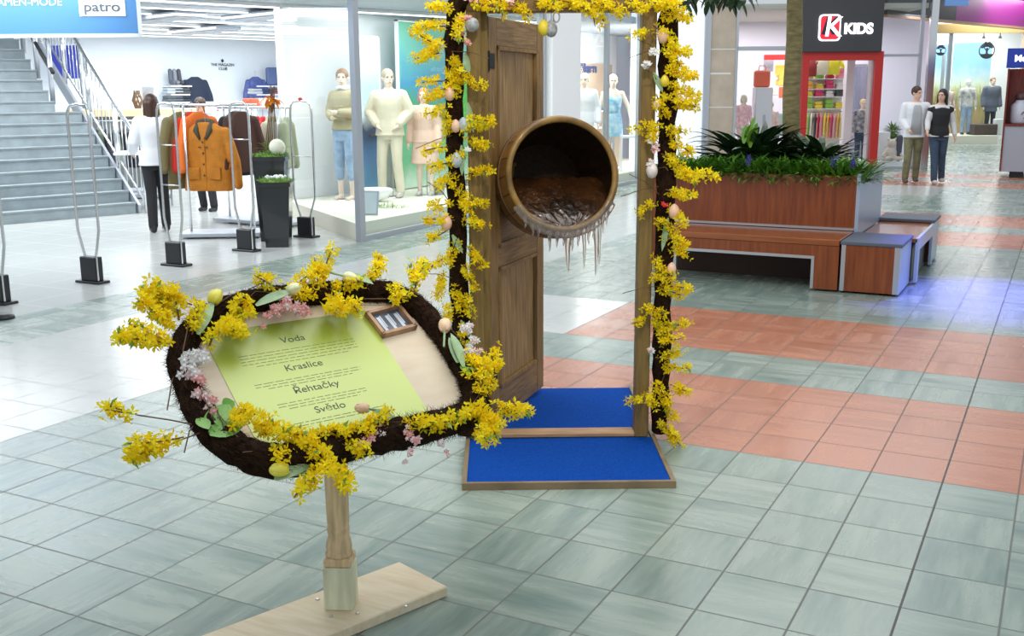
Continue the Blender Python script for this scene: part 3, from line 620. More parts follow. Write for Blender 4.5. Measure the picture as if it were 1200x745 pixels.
# second window: brown back wall, lettering, stool, tables
g = thing('display_backdrop', 'light brown back wall with shelves behind the blue dress mannequin', 'backdrop', (0, 0, 0))
MB().box(-9.19, -9.14, 15.95, 22.4, .2, 2.25).build('back_panel', mat('light_brown_wall', (.62, .44, .32), .6, var=.12, scale=2), g)
for z in (.55, .9, 1.25): MB().box(-9.14, -8.9, 19.2, 21.6, z, z+.03).build('shelf_board', WHITE, g)
MB().box(-9.14, -8.95, 16.3, 18.9, 1.35, 1.38).build('shelf_board', WHITE, g)
pp = ony(665, 79, 18.2); pq = onx(665, 79, -9.12)
text('lettering', 'es&liquers', .26, mat('navy_letter', (.06, .09, .22), .5), g, Matrix.Translation((-9.13, onx(688, 79, -9.12).y, pq.z)) @ Matrix.Rotation(PI/2, 4, 'Z') @ UPRIGHT, .004, .012)
folds = [(-9.0, 19.9, 1.28, (.10, .18, .35)), (-9.0, 20.5, 1.28, (.35, .5, .75)), (-9.0, 21.1, 1.28, (.08, .1, .2)), (-9.0, 19.9, .93, (.5, .6, .75)), (-9.0, 20.8, .93, (.7, .75, .85)), (-9.0, 17.3, 1.38, (.7, .78, .85)), (-9.0, 18.2, 1.38, (.12, .2, .3)), (-9.0, 20.4, .58, (.8, .82, .85))]
for i, (x, y, z, c) in enumerate(folds):
    o = MB().box(-.12, .12, -.22, .22, 0, .05, bev=.02).box(-.11, .11, -.21, .21, .052, .1, bev=.02).build('folded_clothes', mat('fold_%d' % i, c, .8)); o.location = (x, y, z+.001)
    tag(o, 'pile of folded clothes on the shelves behind the dress mannequin', 'folded clothes', 'folded clothes behind the dress mannequin')
p = onz(738, 200, .2); g = thing('display_stool', 'white square stool frame right of the dress mannequin', 'stool', p, FACE)
MB().box(-.2, .2, -.2, .2, .62, .66).build('seat', WHITE, g)
for a in (-1, 1):
    for b in (-1, 1): MB().box(a*.18-.015, a*.18+.015, b*.18-.015, b*.18+.015, 0, .62).build('leg', WHITE, g)
o = MB().loft([(0, .12, .05, 0, 0), (.12, .17, .08, 0, 0), (.3, .13, .07, 0, 0), (.38, .07, .05, 0, 0)]).build('handbag', mat('tan_bag', (.5, .25, .12), .5), None, True); o.location = onz(701, 203, .2)+Vector((-.3, 0, .9)); tag(o, 'tan brown bag hanging between the two window mannequins', 'handbag')
o.location = (-8.95, 18.3, .95)
# ------------------------------------------------------------------ garments and racks in the store
def garment(name, label, loc, rz, mt, L=.78, wd=.5, dp=.16, group=None, details=False, col=None, slv=.6, cat='jacket', vox=.014):
    g = thing(name, label, cat, loc, rz, group)         # origin = hook; garment hangs below
    mb = MB(); w = wd/2
    mb.loft([(-L, w*1.02, dp*.55, 0, 0), (-L*.6, w*.93, dp*.5, 0, 0), (-.28, w*.9, dp*.5, 0, 0), (-.16, w*.9, dp*.42, 0, 0), (-.11, w*.55, dp*.35, 0, 0), (-.07, w*.3, dp*.3, 0, 0)], sq=2.6)
    for q in (-1, 1): mb.cap((q*w*.82, 0, -.19), .065, (q*w*1.18, -.01, -.19-slv*.55), .062); mb.cap((q*w*1.18, -.01, -.19-slv*.55), .062, (q*w*1.28, -.03, -.19-slv), .055)
    blob('shell', mb, mt, g, vox, 3)
    MB().tube([(0, 0, -.07), (0, 0, -.01), (.02, 0, .03), (0, 0, .05), (-.02, 0, .03)], .004, 5).build('hanger_hook', CHROME, g)
    if details:
        cm = mat('dark_collar', (.07, .06, .035), .8)
        m2_ = MB(); m2_.tube([(-.035, -.10, -.27), (-.085, -.085, -.17), (-.08, .0, -.075), (0, .04, -.06), (.08, .0, -.075), (.085, -.085, -.17), (.035, -.10, -.27)], [.015, .036, .04, .04, .04, .036, .015], 8); m2_.build('collar', cm, g, True)
        MB().box(-.075, .075, -.055, -.045, -.18, -.09, bev=.003).build('label_patch', mat('label_beige', (.66, .5, .3), .6), g)
        MB().box(-.022, .022, -dp*.5-.012, -dp*.5+.02, -L+.02, -.24, bev=.006).build('placket', mt, g)
        for k in range(4): MB().ell((0, -dp*.5-.016, -.3-.13*k), (.013, .006, .013), 8, 6).build('button', cm, g)
        for q in (-1, 1): MB().box(q*.13-.07, q*.13+.07, -dp*.56-.004, -dp*.5+.02, -L+.14, -L+.28, bev=.005).build('pocket', mt, g)
        for q in (-1, 1): MB().tube([(q*.02, -dp*.5-.01, -.36), (q*.06, -dp*.5-.012, -.36)], .006, 5).build('toggle', cm, g)
    return g
def rack(loc, rz, w, h, label, basemat=ALU):
    g = thing('clothes_rack', label, 'clothes rack', loc, rz)
    MB().box(-w/2, w/2, -.22, .22, .02, .07, bev=.008).build('base', basemat, g)
    MB().tube([(-w/2+.1, 0, .07), (-w/2+.1, 0, h)], .016, 8).tube([(w/2-.1, 0, .07), (w/2-.1, 0, h)], .016, 8).build('upright', CHROME, g, True)
    MB().tube([(-w/2, 0, h), (w/2, 0, h)], .014, 8).build('rail', CHROME, g, True)
    for q in (-1, 1): MB().lathe([(.03, 0), (.03, .02)], 10, o=(q*(w/2-.1), 0, 0)).build('foot', BLACKP, g)
    return g
ORJ = mat('orange_canvas', (.50, .175, .010), .8, var=.15, scale=12, bump=.3, bscale=50)
pr = onz(262, 277)
rack(pr, FACE+.06, .95, 1.55, 'low chrome rack with grey floor plate under the orange jacket', ALUP)
d0 = (pr-O).dot(Fd)
pj = fr(240, 136, d0-.15)
garment('orange_jacket', 'long orange jacket with dark collar hanging at the front of the rack', pj, FACE-.15, ORJ, .88, .60, .20, details=True, slv=.62, vox=.011)
MB().tube([(pj.x, pj.y, pj.z+.05), (pr.x-.15, pr.y-.05, 1.55)], .01, 6).build('rail_arm', CHROME, None)
ra = bpy.data.objects['rail_arm']; tag(ra, 'short chrome arm carrying the orange jacket', 'rack arm')
side = [((-.32, .1), (.16, .13, .05), 'olive green coat hanging left of the orange jacket', .98), ((-.22, .22), (.62, .03, .02), 'bright red jacket hanging left of the orange jacket', .8), ((-.12, .16), (.75, .16, .02), 'red orange jacket just behind the orange jacket', .85), ((.38, .2), (.075, .03, .022), 'dark brown garment right behind the orange jacket', .8), ((.30, .3), (.03, .025, .025), 'black garment right behind the orange jacket', .85)]
for (dx, dy), c, lb, L in side:
    q = pj+Rd*dx+Vector((Fd.x, Fd.y, 0))*dy; q.z = 1.54
    garment('hanging_jacket', lb, q, FACE+.9, mat('cloth_%02d%02d' % (int(c[0]*99), int(c[1]*99)), c, .85), L, .46, .1, slv=.55)
# second rack with a row of coats, behind
p2 = onz(305, 262); rack(p2, FACE-.55, 1.3, 1.5, 'chrome rack with a row of dark, red and pale jackets behind the pots', ALUP)
rowc = [(.04, .035, .03), (.02, .02, .02), (.10, .02, .02), (.05, .05, .05), (.12, .10, .07), (.03, .03, .04), (.62, .02, .03), (.68, .03, .03), (.55, .5, .38), (.42, .42, .3), (.6, .62, .6), (.3, .33, .22)]
rown = ['black brown', 'plain black', 'very dark red', 'charcoal', 'dark khaki', 'blue black', 'bright red', 'scarlet', 'beige', 'sage', 'light grey', 'moss green']
for i, c in enumerate(rowc):
    t = -.55+i*.1; q = p2+Vector((math.cos(FACE-.55), math.sin(FACE-.55), 0))*t; q.z = 1.46
    garment('hanging_jacket', '%s jacket in the row on the rack behind the pots' % rown[i], q, FACE-.55+PI/2+.5, mat('rowcloth_%d' % i, c, .85), .72, .42, .08, 'jackets on the rear rack', slv=.5, vox=.018)
# third rack far left behind the woman
p3 = onz(150, 232); rack(p3, FACE+.2, 1.4, 1.25, 'chrome rack with dark clothes behind the woman in white', ALUP)
for i in range(9):
    q = p3+Vector((math.cos(FACE+.2), math.sin(FACE+.2), 0))*(-.5+i*.125); q.z = 1.2
    c = [(.03, .04, .05), (.1, .12, .08), (.05, .05, .06), (.25, .3, .25), (.02, .02, .03)][i % 5]
    garment('hanging_jacket', '%s jacket on the low rack left of the woman in white, place %s' % (['navy', 'olive', 'charcoal', 'grey green', 'black'][i % 5], ['one', 'two', 'three', 'four', 'five', 'six', 'seven', 'eight', 'nine'][i]), q, FACE+.2+PI/2+.3, mat('lowcloth_%d' % (i % 5), c, .85), .7, .4, .08, 'jackets on the low rack', slv=.45, vox=.02)
# silver table rack left of the woman
p = onz(179, 243); g = thing('steel_table', 'low steel table with white top behind the stair railing', 'table', p, FACE+.15)
MB().box(-.45, .3, -.3, .3, .80, .84, bev=.01).build('table_top', WHITE, g)
for a in (-.4, .25):
    for b in (-.25, .25): MB().tube([(a, b, 0), (a, b, .8)], .02, 8).build('leg', CHROME, g)
MB().box(-.4, .25, -.27, .27, .25, .28).build('shelf', ALUP, g)
# long wooden counter / gondola at mid-store
p = fr(172, 126, 19.5); g = thing('display_counter', 'pale wooden counter in the store behind the woman in white', 'counter', (p.x, p.y, 0), FACE+.25)
MB().box(-1.3, 1.0, -.35, .35, 1.28, 1.42, bev=.01).build('counter_top', mat('pale_wood', (.78, .62, .36), .5), g); MB().box(-1.25, .95, -.3, .3, .0, 1.28).build('counter_body', mat('counter_side', (.16, .17, .17), .6), g)
p = fr(161, 118, 19.4); g = thing('wicker_figure', 'small brown twig figure standing on the pale counter', 'ornament', (p.x, p.y, 1.42), 0)
mb = MB()
for k in range(22): a = random.uniform(0, 6.28); mb.tube([(.05*math.cos(a), .05*math.sin(a), 0), (.1*math.cos(a+.8), .1*math.sin(a+.8), .14), (.05*math.cos(a+2), .05*math.sin(a+2), .32)], .008, 4)
mb.build('twigs', TWIG, g)
g = thing('table_mirror', 'small dark framed mirror on the pale counter', 'mirror', (fr(174, 110, 19.6).x, fr(174, 110, 19.6).y, 1.42), FACE); MB().box(-.13, .13, -.01, .01, .02, .42).build('mirror_frame', GREYP, g); MB().box(-.1, .1, -.015, -.01, .05, .39).build('mirror_glass', ALU, g)
# wall shelves at the back wall with jackets and goods
def e2w(s, t, z): return e1*s+e2*t+Vector((0, 0, z))
def onwall(px, py, t=21.7):
    d = ray(px, py); k = t/(d.x*e2.x+d.y*e2.y); return O+d*k
g = thing('wall_text', 'small grey lettering on the bright back wall of the store', 'wall sign', onwall(261, 76, 21.78), EA)
text('letters', '\u2666\nTHE MAGAZIN\nCLUB', .085, mat('grey_letter', (.05, .055, .065), .6, spec=.1), g, T(0, 0, 0) @ UPRIGHT, .003, 0)
for (x0, x1, y, nm) in [(192, 216, 102, 'upper left'), (192, 214, 112, 'middle left'), (192, 214, 121, 'lower left'), (292, 331, 102, 'upper right'), (292, 331, 112, 'middle right')]:
    a, b = onwall(x0, y), onwall(x1, y); L = (b-a).length; o = MB().box(0, L, -.35, .03, 0, .03).tube([(.05, 0, -.12), (.05, -.3, 0)], .008, 5).tube([(L-.05, 0, -.12), (L-.05, -.3, 0)], .008, 5).build('wall_shelf', WHITE); o.location = (a.x, a.y, a.z); o.rotation_euler = (0, 0, EA)
    tag(o, '%s white shelf on the back wall of the store' % nm, 'shelf')
NAVY = mat('navy_wool', (.02, .03, .06), .8); QUILT = mat('quilted_blue', (.07, .10, .30), .6, var=.3, scale=10)
garment('wall_jacket', 'dark navy jacket hanging on the back wall over the person', onwall(228, 86, 21.45), EA-.2, NAVY, .78, .5, .14, slv=.5)
garment('wall_jacket', 'quilted blue jacket hanging on the back wall of the store', onwall(299, 86, 21.45), EA, QUILT, .68, .46, .14, slv=.5)
goods = [((201, 101), 'boot', (.12, .14, .18)), ((206, 101), 'boot', (.25, .26, .3)), ((211, 101), 'boot', (.08, .08, .1)), ((203, 112), 'folded_clothes', (.5, .55, .6)), ((211, 112), 'folded_clothes', (.08, .09, .1)), ((203, 121), 'folded_clothes', (.12, .14, .16)), ((212, 121), 'folded_clothes', (.03, .04, .06)), ((323, 102), 'folded_jeans', (.12, .17, .35)), ((296, 112), 'folded_clothes', (.6, .62, .65)), ((314, 112), 'folded_clothes', (.05, .07, .15)), ((325, 112), 'folded_clothes', (.55, .2, .15))]
gl = ['small dark boot first on the upper left wall shelf', 'grey boot second on the upper left wall shelf', 'black boot third on the upper left wall shelf', 'light grey folded clothes on the middle left wall shelf', 'black folded clothes on the middle left wall shelf', 'dark grey folded clothes on the lower left wall shelf', 'navy folded clothes on the lower left wall shelf', 'blue jeans displayed on the upper right wall shelf', 'pale folded clothes on the middle right wall shelf', 'navy folded clothes on the middle right wall shelf', 'red brown folded clothes on the middle right wall shelf']
for ((px, py), nm, c), lb in zip(goods, gl):
    q = onwall(px, py, 21.5); mb = MB(); mt = mat('goods_%02d%02d%02d' % tuple(int(k*99) for k in c), c, .7)
    if nm == 'boot': mb.cap((0, 0, .05), .05, (0, -.12, .04), .04).cap((0, 0, .05), .05, (0, .02, .28), .045); o = mb.build(nm, mt, None, True)
    elif nm == 'folded_jeans': mb.box(-.22, .22, -.06, .06, 0, .40, bev=.03).box(-.2, .2, -.08, -.06, .3, .34); o = mb.build(nm, mt)
    else: mb.box(-.19, .19, -.14, .14, 0, .06, bev=.02).box(-.18, .18, -.13, .13, .062, .12, bev=.02); o = mb.build(nm, mt)
    o.location = q+Vector((0, 0, .035)); o.rotation_euler = (0, 0, EA); tag(o, lb, 'boot' if nm == 'boot' else 'folded clothes')
# low display tables in the middle of the store
for (px, py, d, w, lb, cols) in [(258, 130, 17.3, .75, 'white display table with pale goods behind the second person', [(.7, .7, .72), (.75, .6, .6), (.6, .65, .7)]), (309, 125, 19.3, .85, 'white display table with red box behind the rear rack', [(.72, .12, .05), (.7, .74, .72), (.5, .6, .58)])]:
    q = fr(px, py, d); g = thing('display_table', lb, 'table', (q.x, q.y, 0), EA); zt = q.z
    MB().box(-w/2, w/2, -.4, .4, zt-.04, zt, bev=.01).build('table_top', WHITE, g)
    for a in (-1, 1):
        for b in (-1, 1): MB().box(a*(w/2-.05)-.025, a*(w/2-.05)+.025, b*.35-.025, b*.35+.025, 0, zt-.04).build('leg', WHITE, g)
    for i, c in enumerate(cols):
        mt = mat('table_goods_%d%d' % (px, i), c, .7); o = MB().box(-.1, .1, -.15, .15, 0, .07, bev=.015).box(-.095, .095, -.14, .14, .072, .15, bev=.015).build('folded_clothes', mt); o.location = q+Vector((math.cos(EA), math.sin(EA), 0))*((i-1)*w*.3)+Vector((0, 0, .002)); o.rotation_euler = (0, 0, EA)
        tag(o, '%s folded clothes on the display table behind the %s' % (('left', 'middle', 'right')[i], 'second person' if px == 258 else 'rear rack'), 'folded clothes')
_q = onx(633, 103, -7.55)
garment('red_garment', 'red garment hanging behind the open door leaf beside the white pier', _q, FACE, mat('bright_red_cloth', (.7, .03, .05), .8), .75, .45, .12)

# ------------------------------------------------------------------ right-hand shops (facade faces the viewer)
K0 = onz(827, 199.5); KD = (K0-O).dot(Fd)
MK = T(K0.x, K0.y, 0) @ RZ(FACE)             # local x to the right along the facade, y into the shop
def kx(px, back=0, py=112):                          # sight line px -> local x at a depth behind the facade
    q = K0+Vector((0, 0, 0)); d = ray(px, py); n = Vector((-math.sin(FACE), math.cos(FACE), 0))
    t = ((K0-O).dot(n)+back)/d.dot(n); w = O+d*t-K0; return w.dot(Vector((math.cos(FACE), math.sin(FACE), 0)))
def kz(py, back=0, px=950):
    d = ray(px, py); n = Vector((-math.sin(FACE), math.cos(FACE), 0)); return (O+d*(((K0-O).dot(n)+back)/d.dot(n))).z
def kthing(name, label, cat, px, back=0, z=0, rz=0, group=None):
    q = MK @ Vector((kx(px, back), back, z)); return thing(name, label, cat, q, FACE+rz, group)
TAN = mat('tan_stone', (.50, .42, .33), .35, var=.12, scale=3)
xa, xb = kx(830), kx(861)
struct('wall_stone_pier', MB().box(xa, xb, 0, .5, 0, 4.5, MK), TAN)
mb = MB()
for py in (57, 125): mb.box(xa, xb, -.004, .001, kz(py)-.01, kz(py)+.01, MK)
mb.box(xa+.02, xb-.1, -.006, .001, kz(86.5), kz(84.5), MK); struct('trim_4', mb, mat('pier_joint', (.75, .75, .72), .5))
struct('trim_5', MB().box(kx(824), kx(831), -.03, .1, 0, 4.5, MK).box(kx(860), kx(863), -.03, .1, 0, 4.5, MK), ALUP)
PINKW = mat('kids_shop_wall', (.72, .68, .76), .6)
xk0, xk1 = kx(862), kx(1100)
struct('wall_kids_back', MB().box(xk0-2, xk1+1.5, 4.6, 4.7, 0, 3.6, MK), PINKW)
struct('wall_kids_left', MB().box(xk0-2.1, xk0-2.0, .5, 4.6, 0, 3.6, MK), PINKW)
struct('ceiling_kids', MB().box(xk0-2, xk1-.3, .12, 4.6, 3.35, 3.45, MK), mat('kids_ceiling', (.5, .47, .42), .7))
area('kids_light', MK @ Vector((1.6, 2.4, 3.3)), 2.5, 150, (1, .93, .95))
area('kids_light', MK @ Vector((4.4, 2.4, 3.3)), 2.0, 95, (.95, .9, 1))
o = bpy.data.objects.new('window_4', None); C.objects.link(o); o['kind'] = 'structure'
MB().box(xk0, kx(936), -.03, .03, kz(59), kz(54), MK).box(kx(931), kx(938), -.03, .03, 0, 3.5, MK).box(xk0, kx(936), -.03, .03, 0, .08, MK).build('window_frame', ALUP, o); MB().box(xk0, kx(931), -.005, .005, .08, 3.4, MK).build('pane', GLASS, o)
o = bpy.data.objects.new('window_5', None); C.objects.link(o); o['kind'] = 'structure'
MB().box(kx(1029), kx(1075), -.03, .03, kz(67), kz(64), MK).box(kx(1073), kx(1077), -.03, .03, 0, 3.7, MK).box(kx(1029), kx(1075), -.03, .03, 0, .06, MK).build('window_frame', ALUP, o); MB().box(kx(1029), kx(1073), -.005, .005, .08, 3.6, MK).build('pane', GLASS, o)
struct('trim_6', MB().box(kx(1081), kx(1089), -.2, -.08, 0, 4.4, MK), CHROME)
# red portal and sign
g = kthing('red_door_portal', 'bright red door surround of the kids shop', 'door surround', 982)
RED = mat('signal_red', (.50, .025, .02), .4); xc = kx(982); z1, z2 = kz(71), kz(61)
MB().box(kx(936)-xc, kx(943)-xc, -.25, .1, 0, z1).build('left_post', RED, g); MB().box(kx(1019)-xc, kx(1028)-xc, -.25, .1, 0, z1).build('right_post', RED, g); MB().box(kx(936)-xc, kx(1028)-xc, -.25, .1, z1, z2).build('lintel', RED, g)
MB().box(kx(1016)-xc, kx(1019)-xc, -.15, .05, 0, z1).build('metal_edge', ALU, g)
g = kthing('shop_sign', 'charcoal kids shop sign with a red and white letter emblem', 'sign', 982)
MB().box(kx(939, -.35, 33)-xc, kx(1035, -.35, 33)-xc, -.35, .1, kz(61.5), kz(-6), bev=.01).build('sign_board', mat('charcoal_board', (.045, .048, .055), .5), g)
SG = MB(); zc = kz(32.5, -.35, 975); xs = kx(972, -.35, 33)-xc
def rrect(w, h, r, n=6):
    P = []
    for cx, cy, a0 in ((w-r, h-r, 0), (-w+r, h-r, PI/2), (-w+r, -h+r, PI), (w-r, -h+r, 1.5*PI)):
        for k in range(n+1): a = a0+PI/2*k/n; P.append((cx+r*math.cos(a), cy+r*math.sin(a)))
    return P
WE = mat('lit_white_letter', (1, 1, 1), .4, emit=1.6); RE = mat('lit_red', (.8, .02, .05), .4, emit=.5)
MB().prism(rrect(.225, .265, .08), 0, .03, T(xs, -.35, zc) @ UPRIGHT).build('emblem_outline', WE, g)
MB().prism(rrect(.195, .235, .07), .03, .04, T(xs, -.35, zc) @ UPRIGHT).build('emblem_field', RE, g)
text('emblem_letter_shadow', 'K', .48, mat('ink_black', (.02, .02, .05), .5), g, T(xs-.035, -.395, zc+.02) @ UPRIGHT, .002, .012, shear=.3)
text('emblem_letter', 'K', .56, WE, g, T(xs+.055, -.399, zc+.0) @ UPRIGHT, .002, .006, shear=.12)
text('sign_letters', 'KIDS', .29, WE, g, T(kx(1006, -.35, 33)-xc, -.36, zc-.03) @ UPRIGHT, .012, .011, sx=.98)
# goods in the doorway of the kids shop
def kobj(mb, name, mt, label, cat, px, back, z, group=None, smooth=False, rz=0):
    o = mb.build(name, mt, None, smooth); o.location = MK @ Vector((kx(px, back), back, z)); o.rotation_euler = (0, 0, FACE+rz); return tag(o, label, cat, group)
g = kthing('goods_shelf', 'white shelf wall with bright goods just inside the kids shop door', 'shelf unit', 965, 1.8)
SY = [92, 104, 113, 127]
w = (kx(990, 1.8)-kx(940, 1.8))/2
for py in SY: MB().box(-w, w, -.2, .2, kz(py, 1.8)-.02, kz(py, 1.8)).build('shelf_board', WHITE, g)
MB().box(-w, w, .2, .24, 0, 3.0).build('back_panel', mat('cream_panel', (.8, .78, .68), .6), g)
MB().tube([(-w, -.1, kz(131, 1.8)), (w, -.1, kz(131, 1.8))], .015, 6).build('rail', CHROME, g)
cols = [(.8, .78, .2), (.75, .08, .2), (.85, .45, .5), (.3, .6, .1), (.85, .85, .8), (.9, .5, .1), (.6, .04, .1), (.1, .1, .1), (.9, .75, .1), (.85, .3, .4)]
cn = ['yellow', 'crimson', 'pink', 'green', 'white', 'orange', 'dark red', 'black', 'golden', 'rose']
lev = ['top', 'second', 'third', 'fourth']
for li, py in enumerate(SY):
    for k in range(4):
        px = 947+k*12; ci = (li*4+k*3+(1 if li == 1 else 0)) % 10
        if li == 3: ci = [3, 8, 3, 8][k]
        hh = [.16, .2, .14, .24][(li+k) % 4]*(.8 if li in (1, 2) else 1)
        kobj(MB().box(-.09, .09, -.1, .1, 0, hh*.5, bev=.02).box(-.08, .08, -.09, .09, hh*.5, hh, bev=.02), 'folded_clothes', mat('kid_%d' % ci, cols[ci], .7), '%s folded clothes on the %s shelf of the kids shop, %s' % (cn[ci], lev[li], ['far left', 'centre left', 'centre right', 'far right'][k]), 'folded clothes', px, 1.75, kz(py, 1.8))
for k in range(12):
    ci = [4, 3, 4, 7, 6, 9, 8, 5, 1, 2, 5, 0][k]; mb = MB(); mb.loft([(-.55, .09, .02, 0, 0), (-.1, .10, .022, 0, 0), (0, .03, .012, 0, 0)], 10, M=RZ(1.1)); mb.cap((-.03, .06, -.1), .02, (-.05, .1, -.33), .018, 6); mb.tube([(0, 0, 0), (0, 0, .04)], .004, 4)
    kobj(mb, 'hanging_shirt', mat('kidh_%d' % k, cols[ci], .8), '%s small garment on the kids shop rail, %s from the left' % (cn[ci], ['first', 'second', 'third', 'fourth', 'fifth', 'sixth', 'seventh', 'eighth', 'ninth', 'tenth', 'eleventh', 'twelfth'][k]), 'garment', 945+k*3.9, 1.55, kz(133, 1.6), 'garments on the kids shop rail')
for i, (px, py, c, nm) in enumerate([(948, 78, (.35, .05, .05), 'dark red'), (962, 76, (.8, .8, .6), 'cream'), (975, 76, (.85, .8, .05), 'lemon yellow')]):
    kobj(MB().loft([(-.22, .14, .05, 0, 0), (0, .15, .06, 0, 0), (.16, .12, .05, 0, 0)]).cap((-.13, 0, .1), .04, (-.22, 0, -.05), .04).cap((.13, 0, .1), .04, (.22, 0, -.05), .04), 'display_shirt', mat('dsh_%d' % i, c, .8), '%s shirt displayed above the kids shop shelves' % nm, 'shirt', px, 1.6, kz(py, 1.6), smooth=True)
struct('wall_kids_pillar', MB().box(kx(991, .9), kx(1000, .9), .9, 1.1, 0, 3.3, MK), mat('pillar_white', (.72, .70, .74), .5))
g = kthing('fitting_mirror', 'tall grey framed mirror behind the child mannequin in the red doorway', 'mirror', 1010, 2.0); MB().box(-.33, .33, 0, .04, .1, 2.25).build('mirror_frame', GREYP, g); MB().box(-.28, .28, -.01, 0, .15, 2.2).build('mirror_glass', mat('mirror_violet', (.55, .52, .65), .1, .8), g)
km = figure('child_mannequin', 'blond child mannequin in dark patterned top and jeans inside the red doorway', 'mannequin', MK @ Vector((kx(1012, 1.2), 1.2, .0)), FACE, 1.45, DOLL, mat('dark_pattern', (.10, .12, .16), .8, var=.8, scale=14, col2=(.5, .5, .5)), JEANS, SHOEB, mat('blond_hair', (.75, .6, .3), .5), dict(), vox=.014)
# left kids window
w2 = kthing('display_plinth', 'tall white plinth in the left kids shop window with a red bag on top', 'plinth', 894, .8); MB().box(-.19, .17, -.2, .2, 0, kz(102, .8), bev=.01).build('plinth', mat('plinth_white', (.72, .70, .76), .5), w2); MB().box(-.03, .03, -.21, -.2, kz(146, .8), kz(134, .8)).build('sticker', GREYP, w2)
kobj(MB().box(-.17, .17, -.08, .08, 0, .36, bev=.03).tube([(-.08, 0, .36), (-.06, 0, .46), (.06, 0, .46), (.08, 0, .36)], .012, 6), 'red_bag', mat('orange_red_bag', (.85, .12, .05), .5), 'orange red bag standing on the white plinth', 'bag', 892, .8, kz(102, .8)+.001)
PK = mat('kid_pink', (.85, .35, .42), .8, var=.3, scale=16, col2=(.9, .75, .75)); PK2 = mat('kid_rose', (.85, .5, .45), .8, var=.3, scale=12, col2=(.9, .8, .75))
figure('child_mannequin', 'child mannequin in bright pink left of the white plinth', 'mannequin', MK @ Vector((kx(872, .7), .7, .25)), FACE+.3, 1.32, DOLL, PK, PK, SHOEW, mat('pale_hair', (0, 0, 0)), dict(), vox=.014, skirt=(PK, .65, .2), hairlen=.08)
figure('child_mannequin', 'child mannequin in pale rose outfit right of the white plinth', 'mannequin', MK @ Vector((kx(904, .7), .7, .2)), FACE-.2, 1.22, DOLL, PK2, PK2, SHOEW, mat('blond_hair', (0, 0, 0)), dict(), vox=.014, skirt=(PK2, .6, .22))
kobj(MB().loft([(-.35, .17, .07, 0, 0), (-.1, .15, .07, 0, 0), (.1, .13, .05, 0, 0), (.14, .05, .04, 0, 0)]).cap((-.13, 0, .05), .04, (-.2, 0, -.2), .04).cap((.13, 0, .05), .04, (.2, 0, -.2), .04), 'display_shirt', mat('mint', (.5, .75, .68), .8), 'mint green top displayed right of the rose child mannequin', 'shirt', 915, .9, kz(140, .9), smooth=True)
struct('trim_7', MB().box(xk0, kx(934), .35, 1.6, 0, .22, MK), PLATM)
struct('trim_8', MB().box(kx(893, 3), kx(934, 3), 2.9, 3.0, kz(70, 3), kz(64, 3), MK), RED)
for i, (px, py, w_, h_, c, nm) in enumerate([(899, 76, .12, .3, (.4, .4, .45), 'grey framed'), (915, 88, .16, .5, (.9, .65, .1), 'golden yellow'), (905, 104, .14, .3, (.8, .75, .65), 'cream'), (921, 108, .17, .26, (.8, .15, .06), 'orange red'), (908, 92, .1, .2, (.8, .85, .7), 'pale green')]):
    kobj(MB().box(-w_, w_, -.03, .03, -h_/2, h_/2, bev=.015).box(-w_*.4, w_*.4, -.04, -.03, -h_*.15, h_*.15), 'wall_goods', mat('wg_%d' % i, c, .7), '%s item hanging on the back wall of the left kids window' % nm, 'wall goods', px, 3.2, kz(py, 3.2))
# right kids window
g = kthing('window_platform', 'white low platform with pale goods in the right kids window', 'platform', 1050, .6); MB().box(-.38, .42, -.3, .4, 0, .14).build('platform', WHITE, g)
g = kthing('soft_toy', 'sitting pale soft toy on the right window platform', 'soft toy', 1049, .55, .14)
mb = MB(); mb.ell((0, 0, .16), (.13, .11, .16)).ell((0, -.02, .38), (.1, .09, .1)).cap((-.06, -.08, .07), .05, (-.16, -.2, .06), .045).cap((.06, -.08, .07), .05, (.16, -.2, .06), .045).cap((-.1, 0, .24), .04, (-.2, -.1, .12), .035).cap((.1, 0, .24), .04, (.2, -.1, .12), .035).ell((-.08, 0, .47), .035).ell((.08, 0, .47), .035)
blob('body', mb, mat('toy_cream', (.7, .62, .55), .9), g, .014, 2)
g = kthing('small_bush', 'small round green bush in the right kids window', 'plant', 1048, 1.0, .14); mb = MB()
for k in range(260): d = Vector((random.gauss(0, 1), random.gauss(0, 1), random.gauss(0, 1))).normalized(); mb.leaf(Vector((0, 0, .62))+d*random.uniform(.02, .12), d, .14, .04, .4, n=2)
mb.build('foliage', MOSSG, g); MB().lathe([(.12, 0), (.15, .45)], 16).build('planter_tub', WHITE, g, True)
g = kthing('white_bench_box', 'white box bench in the right kids window', 'box', 1036, .9, .14); MB().box(-.12, .15, -.15, .15, 0, .62, bev=.01).build('box', WHITE, g)
kobj(MB().cap((0, 0, .05), .05, (0, 0, .5), .07), 'dark_coat_doll', mat('doll_dark', (.08, .08, .12), .8), 'small dark figure at the right edge of the right kids window', 'display figure', 1058, .5, .14, smooth=True)

